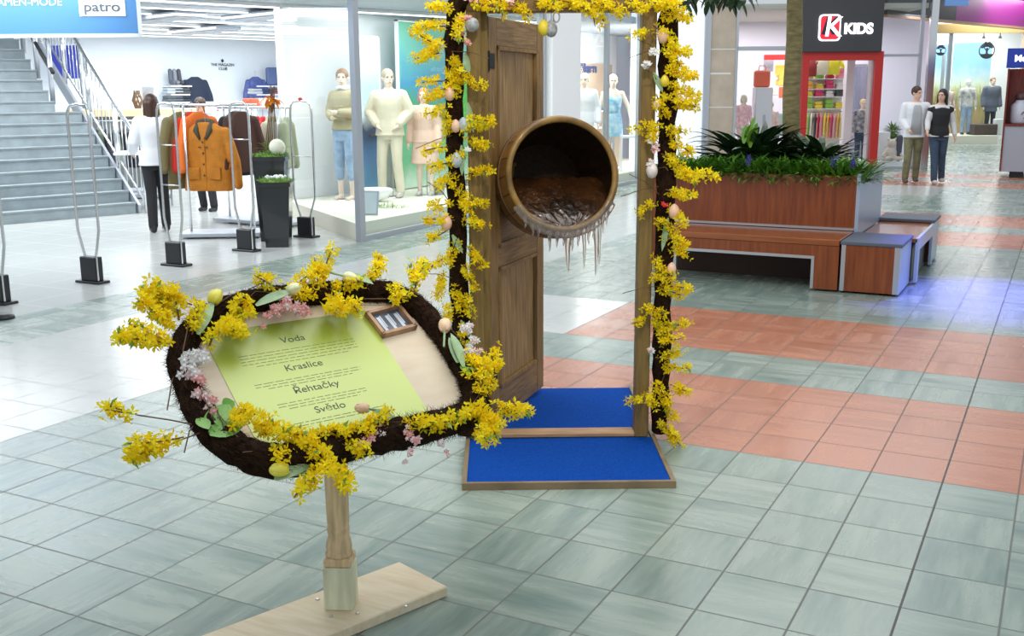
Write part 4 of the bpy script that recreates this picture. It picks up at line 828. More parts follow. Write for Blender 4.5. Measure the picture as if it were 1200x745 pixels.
# ------------------------------------------------------------------ far shop with round tree signs, and fascias
TB = 10.6                                     # depth behind the facade line
struct('wall_far_back', MB().box(kx(1035, TB), kx(1330, TB), TB+3.2, TB+3.3, 0, 4.2, MK), mat('far_white_wall', (.85, .86, .88), .5))
struct('ceiling_far', MB().box(kx(1080, TB), kx(1330, TB), .6, TB+3.2, 3.95, 4.05, MK), mat('far_ceiling', (.72, .72, .74), .6))
area('far_shop_light', MK @ Vector((kx(1150, TB), TB+1.0, 3.9)), 3.5, 330, (1, .98, .94))
area('far_shop_light', MK @ Vector((kx(1150, 5), 5, 3.9)), 2.5, 160, (.98, .98, 1))
zh = kz(40, TB); za = kz(33, TB)
struct('trim_9', MB().box(kx(1085, TB), kx(1240, TB), TB-.05, TB+.1, zh, za+.1, MK), mat('ochre_header', (.55, .40, .16), .5))
struct('trim_10', MB().box(kx(1194, TB), kx(1215, TB), TB-.06, TB+.1, 0, zh, MK), mat('tan_post', (.5, .34, .2), .5))
struct('trim_11', MB().box(kx(1108, TB), kx(1112, TB), TB+.0, TB+.1, 0, zh, MK).box(kx(1120, TB), kx(1123, TB), TB+1.2, TB+1.3, 0, zh-.6, MK), ALUP)
struct('trim_12', MB().box(kx(1085, TB), kx(1172, TB), TB-.1, TB+3.1, 0, .25, MK), PLATM)
o = bpy.data.objects.new('window_6', None); C.objects.link(o); o['kind'] = 'structure'; MB().box(kx(1090, TB), kx(1190, TB), TB-.02, TB-.01, .25, zh, MK).build('pane', GLASS, o)
g = kthing('sky_backdrop', 'blue sky and tall grass picture panels in the far shop window', 'backdrop', 1125, TB+2.0, .25)
bd = grad_mat('sky_and_grass', [(0, (.42, .30, .18)), (.22, (.55, .42, .22)), (.40, (.42, .48, .18)), (.55, (.62, .74, .62)), (.75, (.25, .50, .78)), (1, (.18, .36, .68))], lo=0, hi=2.9, noise=.12, nscale=3)
xc2 = kx(1125, TB+2)
MB().box(kx(1078, TB+2)-xc2, kx(1110, TB+2)-xc2, 0, .05, 0, 2.85).build('panel', bd, g); MB().box(kx(1114, TB+2)-xc2, kx(1158, TB+2)-xc2, 0, .05, 0, 2.9).build('panel', bd, g)
mb = MB()
for k in range(150):
    x = random.uniform(kx(1080, TB+2), kx(1156, TB+2))-xc2; mb.leaf((x, -.06, random.uniform(.1, .9)), (random.uniform(-.3, .3), -.02, 1), random.uniform(.5, 1.0), .03, .15, n=3)
mb.build('dry_grass', mat('dry_grass', (.55, .50, .22), .8), g)
def tree_sign(px, py, r, label, back):
    g = kthing('round_tree_sign', label, 'sign', px, back, kz(py, back)); INK = mat('sign_black', (.03, .035, .04), .5)
    R = r; ring = [(R*math.cos(a), R*math.sin(a)) for a in [k*PI/24 for k in range(48)]]
    MB().tube([(x, 0, z) for x, z in ring], R*.07, 6, closed=True).build('ring', INK, g)
    mb = MB().prism([(R*math.cos(a), R*math.sin(a)) for a in [PI+.45+k*(PI-.9)/16 for k in range(17)]], 0, .02, UPRIGHT); mb.build('ground', INK, g)
    mb = MB().box(-R*.1, R*.1, -.02, .02, -R*.4, R*.35)
    for x, z, q in ((0, .75, .38), (-.4, .6, .3), (.4, .6, .3), (-.2, .95, .25), (.25, .95, .25), (-.62, .42, .2), (.62, .42, .2)): mb.ell((x*R, 0, z*R), (q*R, .02, q*R*.75), 10, 6)
    for q in (-1, 1): mb.tube([(0, 0, -R*.1), (q*R*.25, 0, R*.2), (q*R*.45, 0, R*.5)], R*.06, 5).tube([(0, 0, -R*.35), (q*R*.3, 0, -R*.5)], R*.07, 5)
    mb.build('tree', INK, g)
    return g
tree_sign(1152, 60.5, .235, 'larger black round tree sign in the far shop window', TB+.3); tree_sign(1098.5, 60, .15, 'smaller black round tree sign left in the far shop window', TB+.3)
for px, nm in ((1147, 'left'), (1166, 'right')):
    g = kthing('ceiling_spotlight', '%s black spotlight above the larger tree sign' % nm, 'spotlight', px, TB+.6, kz(44, TB+.6)); MB().tube([(0, 0, .25), (0, 0, 0)], .015, 6).box(-.02, .2, -.03, .03, .22, .26).build('arm', BLACKP, g); MB().lathe([(.03, .02), (.06, -.08), (.055, -.08)], 12).build('head', BLACKP, g); MB().ell((0, 0, -.085), (.045, .045, .012)).build('bulb', mat('spot_bulb', (1, 1, 1), .3, emit=6), g)
figure('mannequin', 'headless style mannequin in printed white shirt and blue jeans in far window', 'mannequin', MK @ Vector((kx(1134, TB+.9), TB+.9, .25)), FACE, 1.72, mat('torso_white', (.75, .74, .72), .5), mat('printed_shirt', (.78, .78, .76), .8, var=.8, scale=9, col2=(.25, .24, .25)), LBLUE, SHOEB, None, dict(el=[(-.25, 0, 1.13), (.25, 0, 1.13)]), face=False, vox=.014)
figure('mannequin', 'mannequin in brown striped top at the left end of the far window', 'mannequin', MK @ Vector((kx(1110, TB+1.2), TB+1.2, .25)), FACE, 1.6, DOLL, mat('striped_top', (.55, .42, .38), .8), mat('beige_trousers', (.5, .42, .32), .8), SHOEB, None, dict(), face=False, vox=.014)
figure('mannequin', 'dark dressed mannequin with brown hair right of the blue jeans mannequin', 'mannequin', MK @ Vector((kx(1162, TB+.9), TB+.9, .25)), FACE, 1.76, DOLL, mat('slate_top', (.12, .14, .18), .8), BLK, SHOEB, mat('auburn_hair', (.3, .13, .06), .5), dict(), vox=.014, jacket=(mat('slate_jacket', (.10, .12, .17), .8), .7, .05))
kobj(MB().box(-.36, .36, -.2, .2, 0, .34, bev=.02).box(-.1, .1, -.21, -.2, .1, .2), 'dark_shoe_box', mat('dark_box_brown', (.08, .05, .04), .5), 'dark brown box on the far window platform by the dark mannequin', 'box', 1156, TB+.5, .251)
kobj(MB().box(-.12, .12, -.1, .1, 0, .5, bev=.02), 'white_display_box', WHITE, 'white box beside the dark brown box in the far window', 'box', 1172, TB+.5, .251)
# fascia signs running back to the right above the far shop
f0 = fr(1034, 13.5, 22.6); fa = math.atan2(.9454, .326)
def fascia(px0, px1, mt, label, z0, h, txt=None):
    d1 = ray(px0, 100); d2 = ray(px1, 100); n = Vector((-math.sin(fa), math.cos(fa), 0)); c = (f0-O).dot(n)
    a = O+d1*(c/d1.dot(n)); b = O+d2*(c/d2.dot(n)); L = (Vector((b.x, b.y, 0))-Vector((a.x, a.y, 0))).length
    g = thing('fascia_sign', label, 'sign', (a.x, a.y, z0), fa); MB().box(0, L, 0, .15, 0, h).build('panel', mt, g); MB().box(0, L, -.02, .17, -.05, 0).build('edge', mat('copper_edge', (.5, .28, .16), .4), g)
    if txt: text('lettering', txt, .3, mat('blue_letters', (.15, .2, .75), .5, emit=.4), g, T(L-.9, -.01, .32) @ UPRIGHT, .004, .01)
    return g
fascia(1034, 1114, mat('black_fascia', (.02, .02, .025), .4), 'black fascia strip right of the kids shop sign', f0.z-.05, 1.2)
gq = fascia(1114, 1260, mat('magenta_fascia', (.26, .015, .20), .4, emit=.05), 'magenta fascia strip at the upper right with copper lower edge', f0.z-.05, 1.2)
q = fr(1129, 4, 24.0); g = thing('small_blue_sign', 'small light blue sign at the left end of the magenta fascia', 'sign', q, FACE); MB().box(-.42, .12, 0, .06, -.05, .5, bev=.01).build('panel', mat('light_blue_sign', (.18, .36, .75), .4, emit=.25), g)

# ------------------------------------------------------------------ kiosk at the right edge
kp = onz(1172, 208); g = thing('kiosk', 'dark red wooden kiosk with grey counter and blue sign at the right edge', 'kiosk', kp, .02)
KW = mat('kiosk_red_wood', (.20, .028, .018), .4, var=.3, scale=4, stretch=(8, 8, 1)); KG = mat('kiosk_grey', (.42, .44, .52), .5)
MB().box(0, 2.2, 0, 1.2, .12, .98).build('counter', KG, g); MB().box(-.01, 2.2, -.02, 1.2, .98, 1.02).build('counter_top', KW, g); MB().box(-.03, .0, -.02, 1.2, .12, 2.05).build('side_panel', KW, g); MB().box(.0, 2.2, .45, .5, 1.02, 2.05).build('rear_panel', KW, g)
MB().box(.40, .41, -.005, .0, .12, .98).build('panel_joint', GREYP, g); MB().box(.15, .4, .12, .3, 0, .12).build('foot', BLACKP, g); MB().box(.6, 2.0, .1, 1.0, 0, .12).build('base', BLACKP, g)
for z in (1.35, 1.7): MB().box(.42, .8, .4, .45, z, z+.14, bev=.01).build('wall_plate', mat('warm_plate', (.7, .5, .42), .4), g)
g2_ = thing('kiosk_sign', 'small royal blue hanging sign with white lettering over the kiosk', 'sign', kp+Vector((0, 0, 2.06)), .02)
MB().box(-.06, 1.6, -.12, -.06, 0, .36, bev=.005).build('panel', mat('royal_blue', (.01, .04, .36), .4, emit=.12), g2_); text('lettering', 'Mode-Info', .16, WE, g2_, T(.07, -.125, .17) @ UPRIGHT, .002, .006, 'LEFT')
q = kp+Rd*.36+Vector((Fd.x, Fd.y, 0))*.2; g = thing('glass_jar', 'white label jar with brown lid standing on the kiosk counter', 'jar', (q.x, q.y, 1.022), FACE)
MB().lathe([(.15, 0), (.17, .03), (.17, .34), (.09, .42), (.09, .44)], 20).build('jar', mat('jar_white', (.68, .72, .85), .3), g, True); MB().ell((0, 0, .5), (.11, .11, .08)).build('lid', mat('jar_lid', (.12, .06, .06), .4), g, True); MB().tube([(-.05, -.17, .17), (-.02, -.175, .22), (.03, -.175, .2), (.05, -.17, .14), (0, -.175, .1)], .012, 6).build('printed_mark', mat('brown_mark', (.3, .1, .05), .5), g)

# ------------------------------------------------------------------ planter with benches
CH = mat('cherry_veneer', (.33, .085, .022), .32, var=.35, scale=3, stretch=(10, 10, .8), coat=.08, col2=(.20, .043, .012))
CHX = mat('cherry_bench_top', (.40, .125, .035), .22, var=.35, scale=3, stretch=(.8, 9, 9), coat=.2, col2=(.26, .07, .022))
SLATE = mat('slate_top', (.018, .023, .038), .3, var=.4, scale=8, spec=.3)
PWH = mat('planter_steel', (.50, .60, .76), .3, .35)
g = thing('planter_box', 'large cherry wood planter box full of green plants and a tree', 'planter', (-1.64, 9.76, 0), 0)
MB().box(-1.75, 0, 0, .03, .45, .93).build('front_panel', CH, g); MB().box(0, .03, 0, 1.28, .40, .95).build('side_panel', PWH, g, label='blue grey steel side panel'); MB().box(-1.78, -1.75, 0, 1.28, .45, .93).build('left_panel', CH, g); MB().box(-1.75, 0, 1.25, 1.28, .4, .93).build('rear_panel', CH, g)
MB().box(-1.75, 0, .03, 1.25, .7, .84).build('soil', mat('soil', (.03, .018, .01), .95, bump=1), g)
MB().box(-1.7, 0, .1, 1.2, .0, .45).build('plinth', BLACKP, g)
MB().box(-1.78, .0, -.02, 0, .45, .47).build('bottom_strip', ALU, g)
g = thing('rear_planter_box', 'dark topped rear planter box at the left behind the main box', 'planter', (-3.46, 9.9, 0), 0)
MB().box(-.18, 0, 0, 1.1, .0, .93).build('body', CH, g); MB().box(-.18, 0.01, -.01, 1.1, .93, .97).build('dark_top', SLATE, g)
g = thing('long_bench', 'long cherry wood bench with steel edged opening in front of the planter', 'bench', (-1.64, 9.1, 0), 0)
MB().box(-1.62, 0, 0, .66, .39, .445, bev=.006).build('seat', CHX, g); MB().box(-1.62, 0, 0, .05, .30, .39).build('front_rail', CH, g); MB().box(-.2, 0, 0, .05, .02, .30).build('side_stile', CH, g); MB().box(-1.62, -1.45, 0, .05, .02, .30).build('side_stile', CH, g)
MB().box(-1.45, -.2, -.006, .03, .275, .30).build('steel_edge', ALU, g); MB().box(-.225, -.2, -.006, .03, .02, .275).build('steel_edge', ALU, g); MB().box(-1.45, -1.425, -.006, .03, .02, .275).build('steel_edge', ALU, g)
MB().box(-1.6, 0, .55, .6, 0, .39).build('rear_board', mat('dark_brown_board', (.05, .02, .012), .6), g)
g = thing('cube_seat', 'cherry wood cube seat with slate top at the near bench corner', 'seat', (-1.62, 9.1, 0), 0)
MB().box(0, .46, 0, .64, .02, .41).build('body', CH, g); MB().box(-.01, .485, -.01, .65, .41, .44, bev=.005).build('slate_top', SLATE, g); MB().box(0, .035, -.006, 0, .02, .41).build('steel_edge', ALU, g); MB().box(.425, .46, -.006, 0, .02, .41).build('steel_edge', ALU, g); MB().box(.46, .475, 0, .64, .02, .41).build('side_panel', PWH, g)
for a in (.05, .4): MB().box(a, a+.05, .05, .1, 0, .02).build('foot', BLACKP, g)
g = thing('side_bench', 'short cherry bench with steel side between the two slate topped seats', 'bench', (-1.60, 9.76, 0), 0)
MB().box(0, .50, 0, 1.2, .37, .405, bev=.004).build('seat', CHX, g); MB().box(.485, .51, 0, 1.2, .30, .41).box(.485, .51, 0, .12, .02, .3).box(.485, .51, 1.08, 1.2, .02, .3).build('steel_side', PWH, g); MB().box(.40, .45, .1, 1.1, .02, .37).build('inner_board', BLACKP, g)
g = thing('cube_seat', 'far cube seat with slate top beyond the short side bench', 'seat', (-1.62, 10.97, 0), 0)
MB().box(0, .50, 0, .5, .02, .41).build('body', CH, g); MB().box(-.01, .53, -.01, .51, .41, .44, bev=.005).build('slate_top', SLATE, g); MB().box(.50, .515, 0, .5, .02, .41).build('side_panel', PWH, g); MB().box(.45, .5, .4, .45, 0, .02).box(.05, .1, .05, .1, 0, .02).build('foot', BLACKP, g)

# plants in the planter
LEAFD = mat('dark_glossy_leaf', (.018, .055, .014), .35, var=.5, scale=6); LEAFM = mat('mid_leaf', (.075, .21, .02), .45, var=.5, scale=8); LEAFL = mat('bright_leaf', (.16, .36, .03), .45)
FERN = mat('fern_green', (.10, .27, .025), .5, var=.4, scale=14)
BARK = mat('tree_bark', (.25, .205, .09), .8, var=.35, scale=10, bump=.4, bscale=30, stretch=(1, 1, 4))
def rosette(loc, n, L, w, label, mt, spread=1.0, lift=.9, drp=1.0):
    g = thing('leafy_plant', label, 'plant', loc, 0); mb = MB()
    for k in range(n):
        a = random.uniform(0, 2*PI); ln = L*random.uniform(.6, 1.1); el = random.uniform(.35, 2.6)*lift
        d = Vector((math.cos(a)*spread, math.sin(a)*spread, el)); h = random.uniform(.0, .14)
        mb.leaf((random.uniform(-.05, .05), random.uniform(-.05, .05), h), d, ln, w*random.uniform(.7, 1.1), drp*random.uniform(.8, 1.6), n=6)
    mb.build('foliage', mt, g)
    return g
rosette((-2.80, 10.38, .84), 170, .68, .13, 'dark broad-leaved plant left of the tree trunk', LEAFD)
rosette((-2.62, 10.36, .84), 90, .62, .11, 'dark broad-leaved plant touching the left side of the trunk', LEAFD)
rosette((-2.10, 10.34, .84), 150, .54, .10, 'dark arching plant right of the tree trunk', LEAFD)
g = rosette((-2.72, 10.1, 1.14), 6, .24, .08, 'bright green young leaf shoot on the left dark plant', LEAFL, .4, 1.3, .4)
names_ = ['front left corner', 'second from the left', 'third from the left', 'middle front', 'left of the blue flowers', 'under the dark arching plant', 'right of the middle', 'second from the right', 'front right corner']
for i in range(9):
    x = -3.30+i*.195; g = thing('ferny_plant', 'feathery green ground plant in the planter, %s' % names_[i], 'plant', (x, 9.95, .84), 0, 'feathery ground plants'); mb = MB()
    for k in range(420):
        a = random.uniform(0, 6.28); p = (random.uniform(-.12, .12), random.uniform(-.14, .16), 0)
        mb.leaf(p, (math.cos(a)*.7, math.sin(a)*.7-.05, random.uniform(.6, 2.2)), random.uniform(.14, .38), .024, 1.15, n=4)
    mb.build('foliage', [FERN, LEAFL, FERN][i % 3] if i % 4 else FERN, g)
for i in range(6):
    x = -3.2+i*.28; g = thing('ferny_plant', 'feathery green plant in the rear row of the planter, %s' % ['one', 'two', 'three', 'four', 'five', 'six'][i], 'plant', (x, 10.6, .84), 0, 'rear feathery plants'); mb = MB()
    for k in range(220):
        a = random.uniform(0, 6.28); mb.leaf((random.uniform(-.12, .12), random.uniform(-.2, .2), 0), (math.cos(a)*.7, math.sin(a)*.7, random.uniform(.5, 1.6)), random.uniform(.2, .4), .026, 1.2, n=3)
    mb.build('foliage', LEAFM, g)
for (x, y, nm) in [(-2.62, 9.84, 'in front of the trunk'), (-1.85, 9.86, 'near the right corner'), (-1.70, 9.9, 'at the right corner')]:
    g = thing('blue_flower', 'small dark blue flower head %s' % nm, 'flower', (x, y, .84), 0); MB().tube([(0, 0, 0), (0, -.06, .22)], .004, 5).build('stem', LEAFM, g); mb = MB()
    for k in range(16): mb.blossom((random.uniform(-.02, .02), -.07+random.uniform(-.02, .02), .16+random.uniform(0, .09)), (random.uniform(-1, 1), -1, random.uniform(-.5, 1)), .02)
    mb.build('petals', mat('violet_blue', (.07, .06, .30), .6), g)
tr = thing('indoor_tree', 'slender tree growing out of the planter with drooping dark leaves', 'tree', (-2.43, 10.55, .84), 0)
MB().tube([(.01, 0, -.05), (.02, 0, .3), (-.01, 0, .8), (.0, 0, 1.3), (-.03, 0, 2.0), (-.06, 0, 2.7)], [.095, .085, .08, .078, .07, .06], 14).build('trunk', BARK, tr, True)
for k in range(9):
    a = k*.7+.3; tip = Vector((math.cos(a)*.95, math.sin(a)*.85, 1.95+.25*(k % 3))); base = Vector((-.03, 0, 1.95+.08*k)); mid = (base+tip)/2+Vector((0, 0, .25)); mb = MB().tube([base, mid, tip], [.03, .02, .01], 6)
    br = mb.build('branch', BARK, tr); mb = MB()
    for q in range(46):
        t = random.uniform(.3, 1.05); p = base.lerp(mid, min(1, t*2)) if t < .5 else mid.lerp(tip, (t-.5)*2); b2 = random.uniform(0, 6.28)
        mb.leaf(p+Vector((random.uniform(-.1, .1), random.uniform(-.1, .1), random.uniform(-.06, .06))), (math.cos(b2), math.sin(b2), random.uniform(-.6, .3)), random.uniform(.14, .26), .06, 1.2, n=4)
    mb.build('leaves', LEAFD, tr)
q = fr(842, 4, 9.9)-tr.location
mb = MB().tube([Vector((-.03, 0, 2.0)), Vector((-.3, -.05, 2.1)), q+Vector((.1, 0, .12))], [.03, .02, .01], 6); mb.build('branch', BARK, tr); mb = MB()
for k in range(85):
    p = q+Vector((random.uniform(-.34, .30), random.uniform(-.2, .2), random.uniform(.02, .22))); b2 = random.uniform(0, 6.28)
    mb.leaf(p, (math.cos(b2), math.sin(b2), random.uniform(-.8, .1)), random.uniform(.12, .22), .055, 1.3, n=4)
mb.build('leaves', LEAFD, tr)

# ------------------------------------------------------------------ wooden doorway on a blue platform
DA = math.radians(28.3); DL = Vector((-2.395, 4.37, 0)); D = Vector((math.cos(DA), math.sin(DA), 0)); DN = Vector((-math.sin(DA), math.cos(DA), 0))
pf = thing('carpet_platform', 'low platform covered in royal blue carpet under the wooden doorway', 'platform', DL, DA)
MB().box(-.125, .80, -.66, .86, 0, .018).build('base', TRIMW, pf)
MB().box(-.105, .78, -.64, -.045, .018, .026).box(-.105, .78, .045, .84, .018, .026).build('carpet', CARPET, pf)
MB().box(-.125, .80, -.665, -.645, 0, .032).box(-.125, -.105, -.645, .86, 0, .032).box(.78, .80, -.645, .86, 0, .032).build('trim_strip', TRIMW, pf)
dw = thing('wooden_doorway', 'freestanding brown wooden door frame with its panelled door swung open', 'doorway', DL+Vector((0, 0, .027)), DA)
MB().box(-.095, -.03, -.05, .05, 0, 2.06, bev=.004).box(-.03, .0, -.0, .05, 0, 2.02).build('jamb', WOODF, dw)
MB().box(.70, .765, -.05, .05, 0, 2.06, bev=.004).build('jamb', WOODF, dw)
MB().box(-.095, .765, -.052, .052, 2.003, 2.075, bev=.004).build('lintel', mat('lintel_wood', (.26, .15, .045), .55, var=.5, scale=4, stretch=(1.2, 14, 14), col2=(.15, .085, .025)), dw)
MB().box(-.03, .70, -.045, .045, 0, .022, bev=.004).build('sill', mat('worn_sill', (.45, .27, .14), .6, var=.3, scale=5, stretch=(1, 10, 10)), dw)
# door leaf hinged on the left jamb, swung away from the viewer
LA = math.radians(68.5); LW, LH = .78, 1.965
lf = bpy.data.objects.new('door_leaf', None); C.objects.link(lf); lf.parent = dw; lf.location = (.004, .052, .028); lf.rotation_euler = (0, 0, LA)
mb = MB()
st_w = .105; mb.box(0, st_w, 0, .045, 0, LH, bev=.003).box(LW-st_w, LW, 0, .045, 0, LH, bev=.003)
mb.build('stile', WOODD, lf)
mb = MB(); rails = [(0, .17), (.78, .88), (1.16, 1.26), (LH-.13, LH)]
for a, b in rails: mb.box(st_w, LW-st_w, .001, .044, a, b, bev=.003)
mb.build('rail', WOODH, lf)
for k, (a, b) in enumerate([(.17, .78), (.88, 1.16), (1.26, LH-.13)]):
    mb = MB()
    if k == 1:
        for q in range(3): z0 = a+q*(b-a)/3; mb.box(st_w-.003, LW-st_w+.003, .015, .032, z0, z0+(b-a)/3-.002, bev=.002)
        mb.build('door_panel', WOODH, lf)
    else:
        n = 4; w = (LW-2*st_w)/n
        for q in range(n): x0 = st_w+q*w; mb.box(x0, x0+w-.002, .015, .032, a-.003, b+.003, bev=.002)
        mb.build('door_panel', WOODP, lf)
    mb = MB(); x0, x1 = st_w, LW-st_w
    for side_ in (-.006, .033):
        mb.box(x0, x0+.018, side_, side_+.018, a, b).box(x1-.018, x1, side_, side_+.018, a, b).box(x0, x1, side_, side_+.018, a, a+.018).box(x0, x1, side_, side_+.018, b-.018, b)
    mb.build('moulding', WOODD, lf)
for z in (.22, 1.72):
    MB().tube([(-.004, .0, z), (-.004, 0, z+.09)], .008, 8).box(0, .07, -.003, 0, z+.01, z+.08).build('hinge', mat('dark_iron', (.03, .028, .026), .5, .7), lf)
MB().box(LW-.075, LW-.035, -.006, .0, .93, 1.13, bev=.002).tube([(LW-.055, -.006, 1.08), (LW-.055, -.05, 1.08), (LW-.055-.09, -.05, 1.075)], .008, 8).build('door_handle', mat('dark_iron', (0, 0, 0)), lf)

# ------------------------------------------------------------------ wooden tub with water and icicles, fixed to the leaf
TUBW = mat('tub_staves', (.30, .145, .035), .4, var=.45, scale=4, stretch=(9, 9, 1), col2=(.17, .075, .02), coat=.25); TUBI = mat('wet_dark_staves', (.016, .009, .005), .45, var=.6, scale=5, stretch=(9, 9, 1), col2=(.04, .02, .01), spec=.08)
RIMW = mat('tub_rim', (.25, .135, .03), .35, var=.6, scale=9, coat=.3)
tc_ = DL+D*.345+DN*.02+Vector((0, 0, 1.30))
tub = thing('wooden_tub', 'round wooden tub tipped sideways in the doorway with frozen water running out', 'tub', tc_, DA)
# tub axis: local +Z of the tub points back, away from the viewer, and a little down and left
ax = Vector((-.21, .93, -.22)).normalized(); up = Vector((0, 0, 1)); xa_ = up.cross(ax).normalized()*-1; ya_ = ax.cross(xa_)
MT = Matrix((xa_, ya_, ax)).transposed().to_4x4()
R0, R1, TL_, n = .272, .225, .40, 20
def prof(t): return R0+(R1-R0)*t+.036*math.sin(PI*min(1, t*1.0))
gap = .012
mb = MB()
for k in range(n):
    a0, a1 = 2*PI*k/n+gap/2, 2*PI*(k+1)/n-gap/2; P = []; F = []
    for i in range(9):
        t = i/8; r = prof(t)
        for a in (a0, (a0+a1)/2, a1): P.append((r*math.cos(a), r*math.sin(a), t*TL_))
        for a in (a1, (a0+a1)/2, a0): P.append(((r-.022)*math.cos(a), (r-.022)*math.sin(a), t*TL_))
    for i in range(8):
        for j in range(6): F.append((6*i+j, 6*i+(j+1) % 6, 6*i+6+(j+1) % 6, 6*i+6+j))
    F += [(5, 4, 3, 2, 1, 0), (48, 49, 50, 51, 52, 53)]; mb.add(P, F)
mb.build('staves', TUBW, tub, False, MT)
N_ = 40; mb = MB(); P = []; F = []
for i in range(9):
    t = i/8; r = prof(t)-.0225
    for j in range(N_): a = 2*PI*j/N_; P.append((r*math.cos(a), r*math.sin(a), .004+t*(TL_-.03)))
for i in range(8):
    for j in range(N_): F.append((N_*i+(j+1) % N_, N_*i+j, N_*i+N_+j, N_*i+N_+(j+1) % N_))
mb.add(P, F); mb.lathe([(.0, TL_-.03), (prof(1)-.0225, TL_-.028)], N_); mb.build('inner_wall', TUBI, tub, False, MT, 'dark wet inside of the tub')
rm = MB(); rg = [((R0-.012)*math.cos(2*PI*k/48), (R0-.012)*math.sin(2*PI*k/48), -.002) for k in range(48)]
rm.tube(rg, .0165, 8, closed=True).build('rim', RIMW, tub, True, MT)
for t in (.28, .72):
    mb = MB(); P = []; F = []; r = prof(t)
    for z, rr in ((-.014, .0), (-.014, .004), (.014, .004), (.014, .0)):
        for j in range(48): a = 2*PI*j/48; P.append(((prof(t+z/TL_)+rr)*math.cos(a), (prof(t+z/TL_)+rr)*math.sin(a), t*TL_+z))
    for i in range(3):
        for j in range(48): F.append((48*i+j, 48*i+(j+1) % 48, 48*i+48+(j+1) % 48, 48*i+48+j))
    mb.add(P, F).build('hoop', mat('dark_hoop', (.14, .065, .025), .4), tub, True, MT)
mb = MB().tube([(0, 0, TL_-.01), (-.02, 0, TL_+.05)], .05, 12); mb.build('mounting_block', WOODD, tub, False, MT)
# frozen water inside: a sloping rippled surface running to the lip
WAT = mat('brown_resin_water', (.085, .032, .010), .06, var=.75, scale=7, bump=1.0, bscale=55, coat=1, spec=.7, col2=(.006, .004, .003))
ICE = bpy.data.materials.new('clear_ice'); ICE.use_nodes = True; ib = ICE.node_tree.nodes['Principled BSDF']
ib.inputs['Base Color'].default_value = (.96, .92, .88, 1); ib.inputs['Roughness'].default_value = .1; ib.inputs['Transmission Weight'].default_value = .9; ib.inputs['IOR'].default_value = 1.25; ib.inputs['Subsurface Weight'].default_value = .0
mb = MB(); P = []; F = []; nu, nv = 40, 26
lowdir = (MT.inverted() @ Vector((0, 0, -1))); ld = Vector((lowdir.x, lowdir.y, 0)).normalized(); sd = Vector((-ld.y, ld.x, 0))
for i in range(nv+1):
    t = i/nv; z = -.01+t*(TL_-.05); rr = prof(max(0, t*.9))-.024; h = .245-.27*min(1, t*1.35)**.8            # distance of the surface below the axis
    h = max(-.02, min(h, rr*.985)); hw = math.sqrt(max(0, rr*rr-h*h))
    for j in range(nu+1):
        s_ = -1+2*j/nu; q = ld*(h+.012*math.cos(s_*PI*.5)*0+random.uniform(-.007, .007))+sd*(hw*s_); P.append((q.x, q.y, z))
for i in range(nv):
    for j in range(nu): a = i*(nu+1)+j; F.append((a, a+1, a+nu+2, a+nu+1))
mb.add(P, F); mb.build('water_surface', WAT, tub, True, MT, 'glossy brown rippled water')
# ice crust over the lower lip
mb = MB()
for k in range(46):
    a = -1.0+2.0*k/45; q = ld*math.cos(a)+sd*math.sin(a); c = q*(R0-.008); sz = .013+.012*(1-abs(a))
    mb.ell((c.x+random.uniform(-.004, .004), c.y, -.012+random.uniform(-.008, .01)), (sz*random.uniform(.7, 1.2), sz*random.uniform(.7, 1.1), sz*.9), 8, 6)
    c2 = q*(R0+.012)
    mb.ell((c2.x, c2.y, -.01), (sz*.8, sz*.9, sz*.7), 8, 6)
blob('ice_crust', mb, ICE, tub, .006, 2).matrix_local = MT
for k, (a, L, r) in enumerate([(-.78, .05, .009), (-.62, .06, .01), (-.50, .045, .012), (-.30, .10, .011), (-.17, .07, .010), (-.05, .06, .011), (.02, .20, .016), (.10, .09, .011), (.2, .07, .01), (.31, .20, .010), (.40, .08, .009), (.5, .07, .009), (.56, .27, .014), (.63, .23, .010), (.72, .08, .008), (.82, .06, .008)]):
    a = -a if (MT.to_3x3() @ sd).x < 0 else a
    q = ld*math.cos(a)+sd*math.sin(a); p = MT @ Vector((q.x*(R0+.006), q.y*(R0+.006), -.014))
    L *= .9; pts = [p+Vector((random.uniform(-.003, .003), random.uniform(-.003, .003), .012-(L+.02)*t)) for t in (0, .2, .4, .6, .8, .93, 1)]
    MB().tube(pts, [r, r*1.0, r*.8, r*.62, r*.42, r*.25, r*.05], 8).build('icicle', ICE, tub, True)

# ------------------------------------------------------------------ flower parts
BL = 1.7
def spray(p, d, L, n, size=.016, curve=.3, parent=None, spread=.028):
    mb = MB(); p = Vector(p); d = Vector(d).normalized(); pts = [p]; k = 6; dd = d.copy(); w = Vector((random.uniform(-1, 1), random.uniform(-1, 1), random.uniform(-1, .6)))*curve
    for i in range(k): dd = (dd+w/k).normalized(); pts.append(pts[-1]+dd*L/k)
    mb.tube(pts, [.0028]*(k)+[.0012], 4, 0)
    n = int(n*BL)
    for i in range(n):
        t = random.uniform(.12, 1.0)*k; a = int(min(t, k-1)); q = pts[a].lerp(pts[a+1], t-a)
        o = Vector((random.gauss(0, 1), random.gauss(0, 1), random.gauss(0, 1))).normalized()
        mb.blossom(q+o*spread*random.uniform(.25, 1), o+d*.3, size*random.uniform(.8, 1.25), 1 if random.random() < .65 else 2)
    for i in range(max(1, n//9)):
        t = random.uniform(.3, 1.0)*k; a = int(min(t, k-1)); q = pts[a].lerp(pts[a+1], t-a); o = Vector((random.gauss(0, 1), random.gauss(0, 1), random.gauss(0, 1))).normalized()
        mb.leaf(q, o, random.uniform(.02, .04), .012, .3, mi=3, n=2)
    return mb.build('forsythia_spray', [TWIG, YEL, YEL2, GRN], parent)
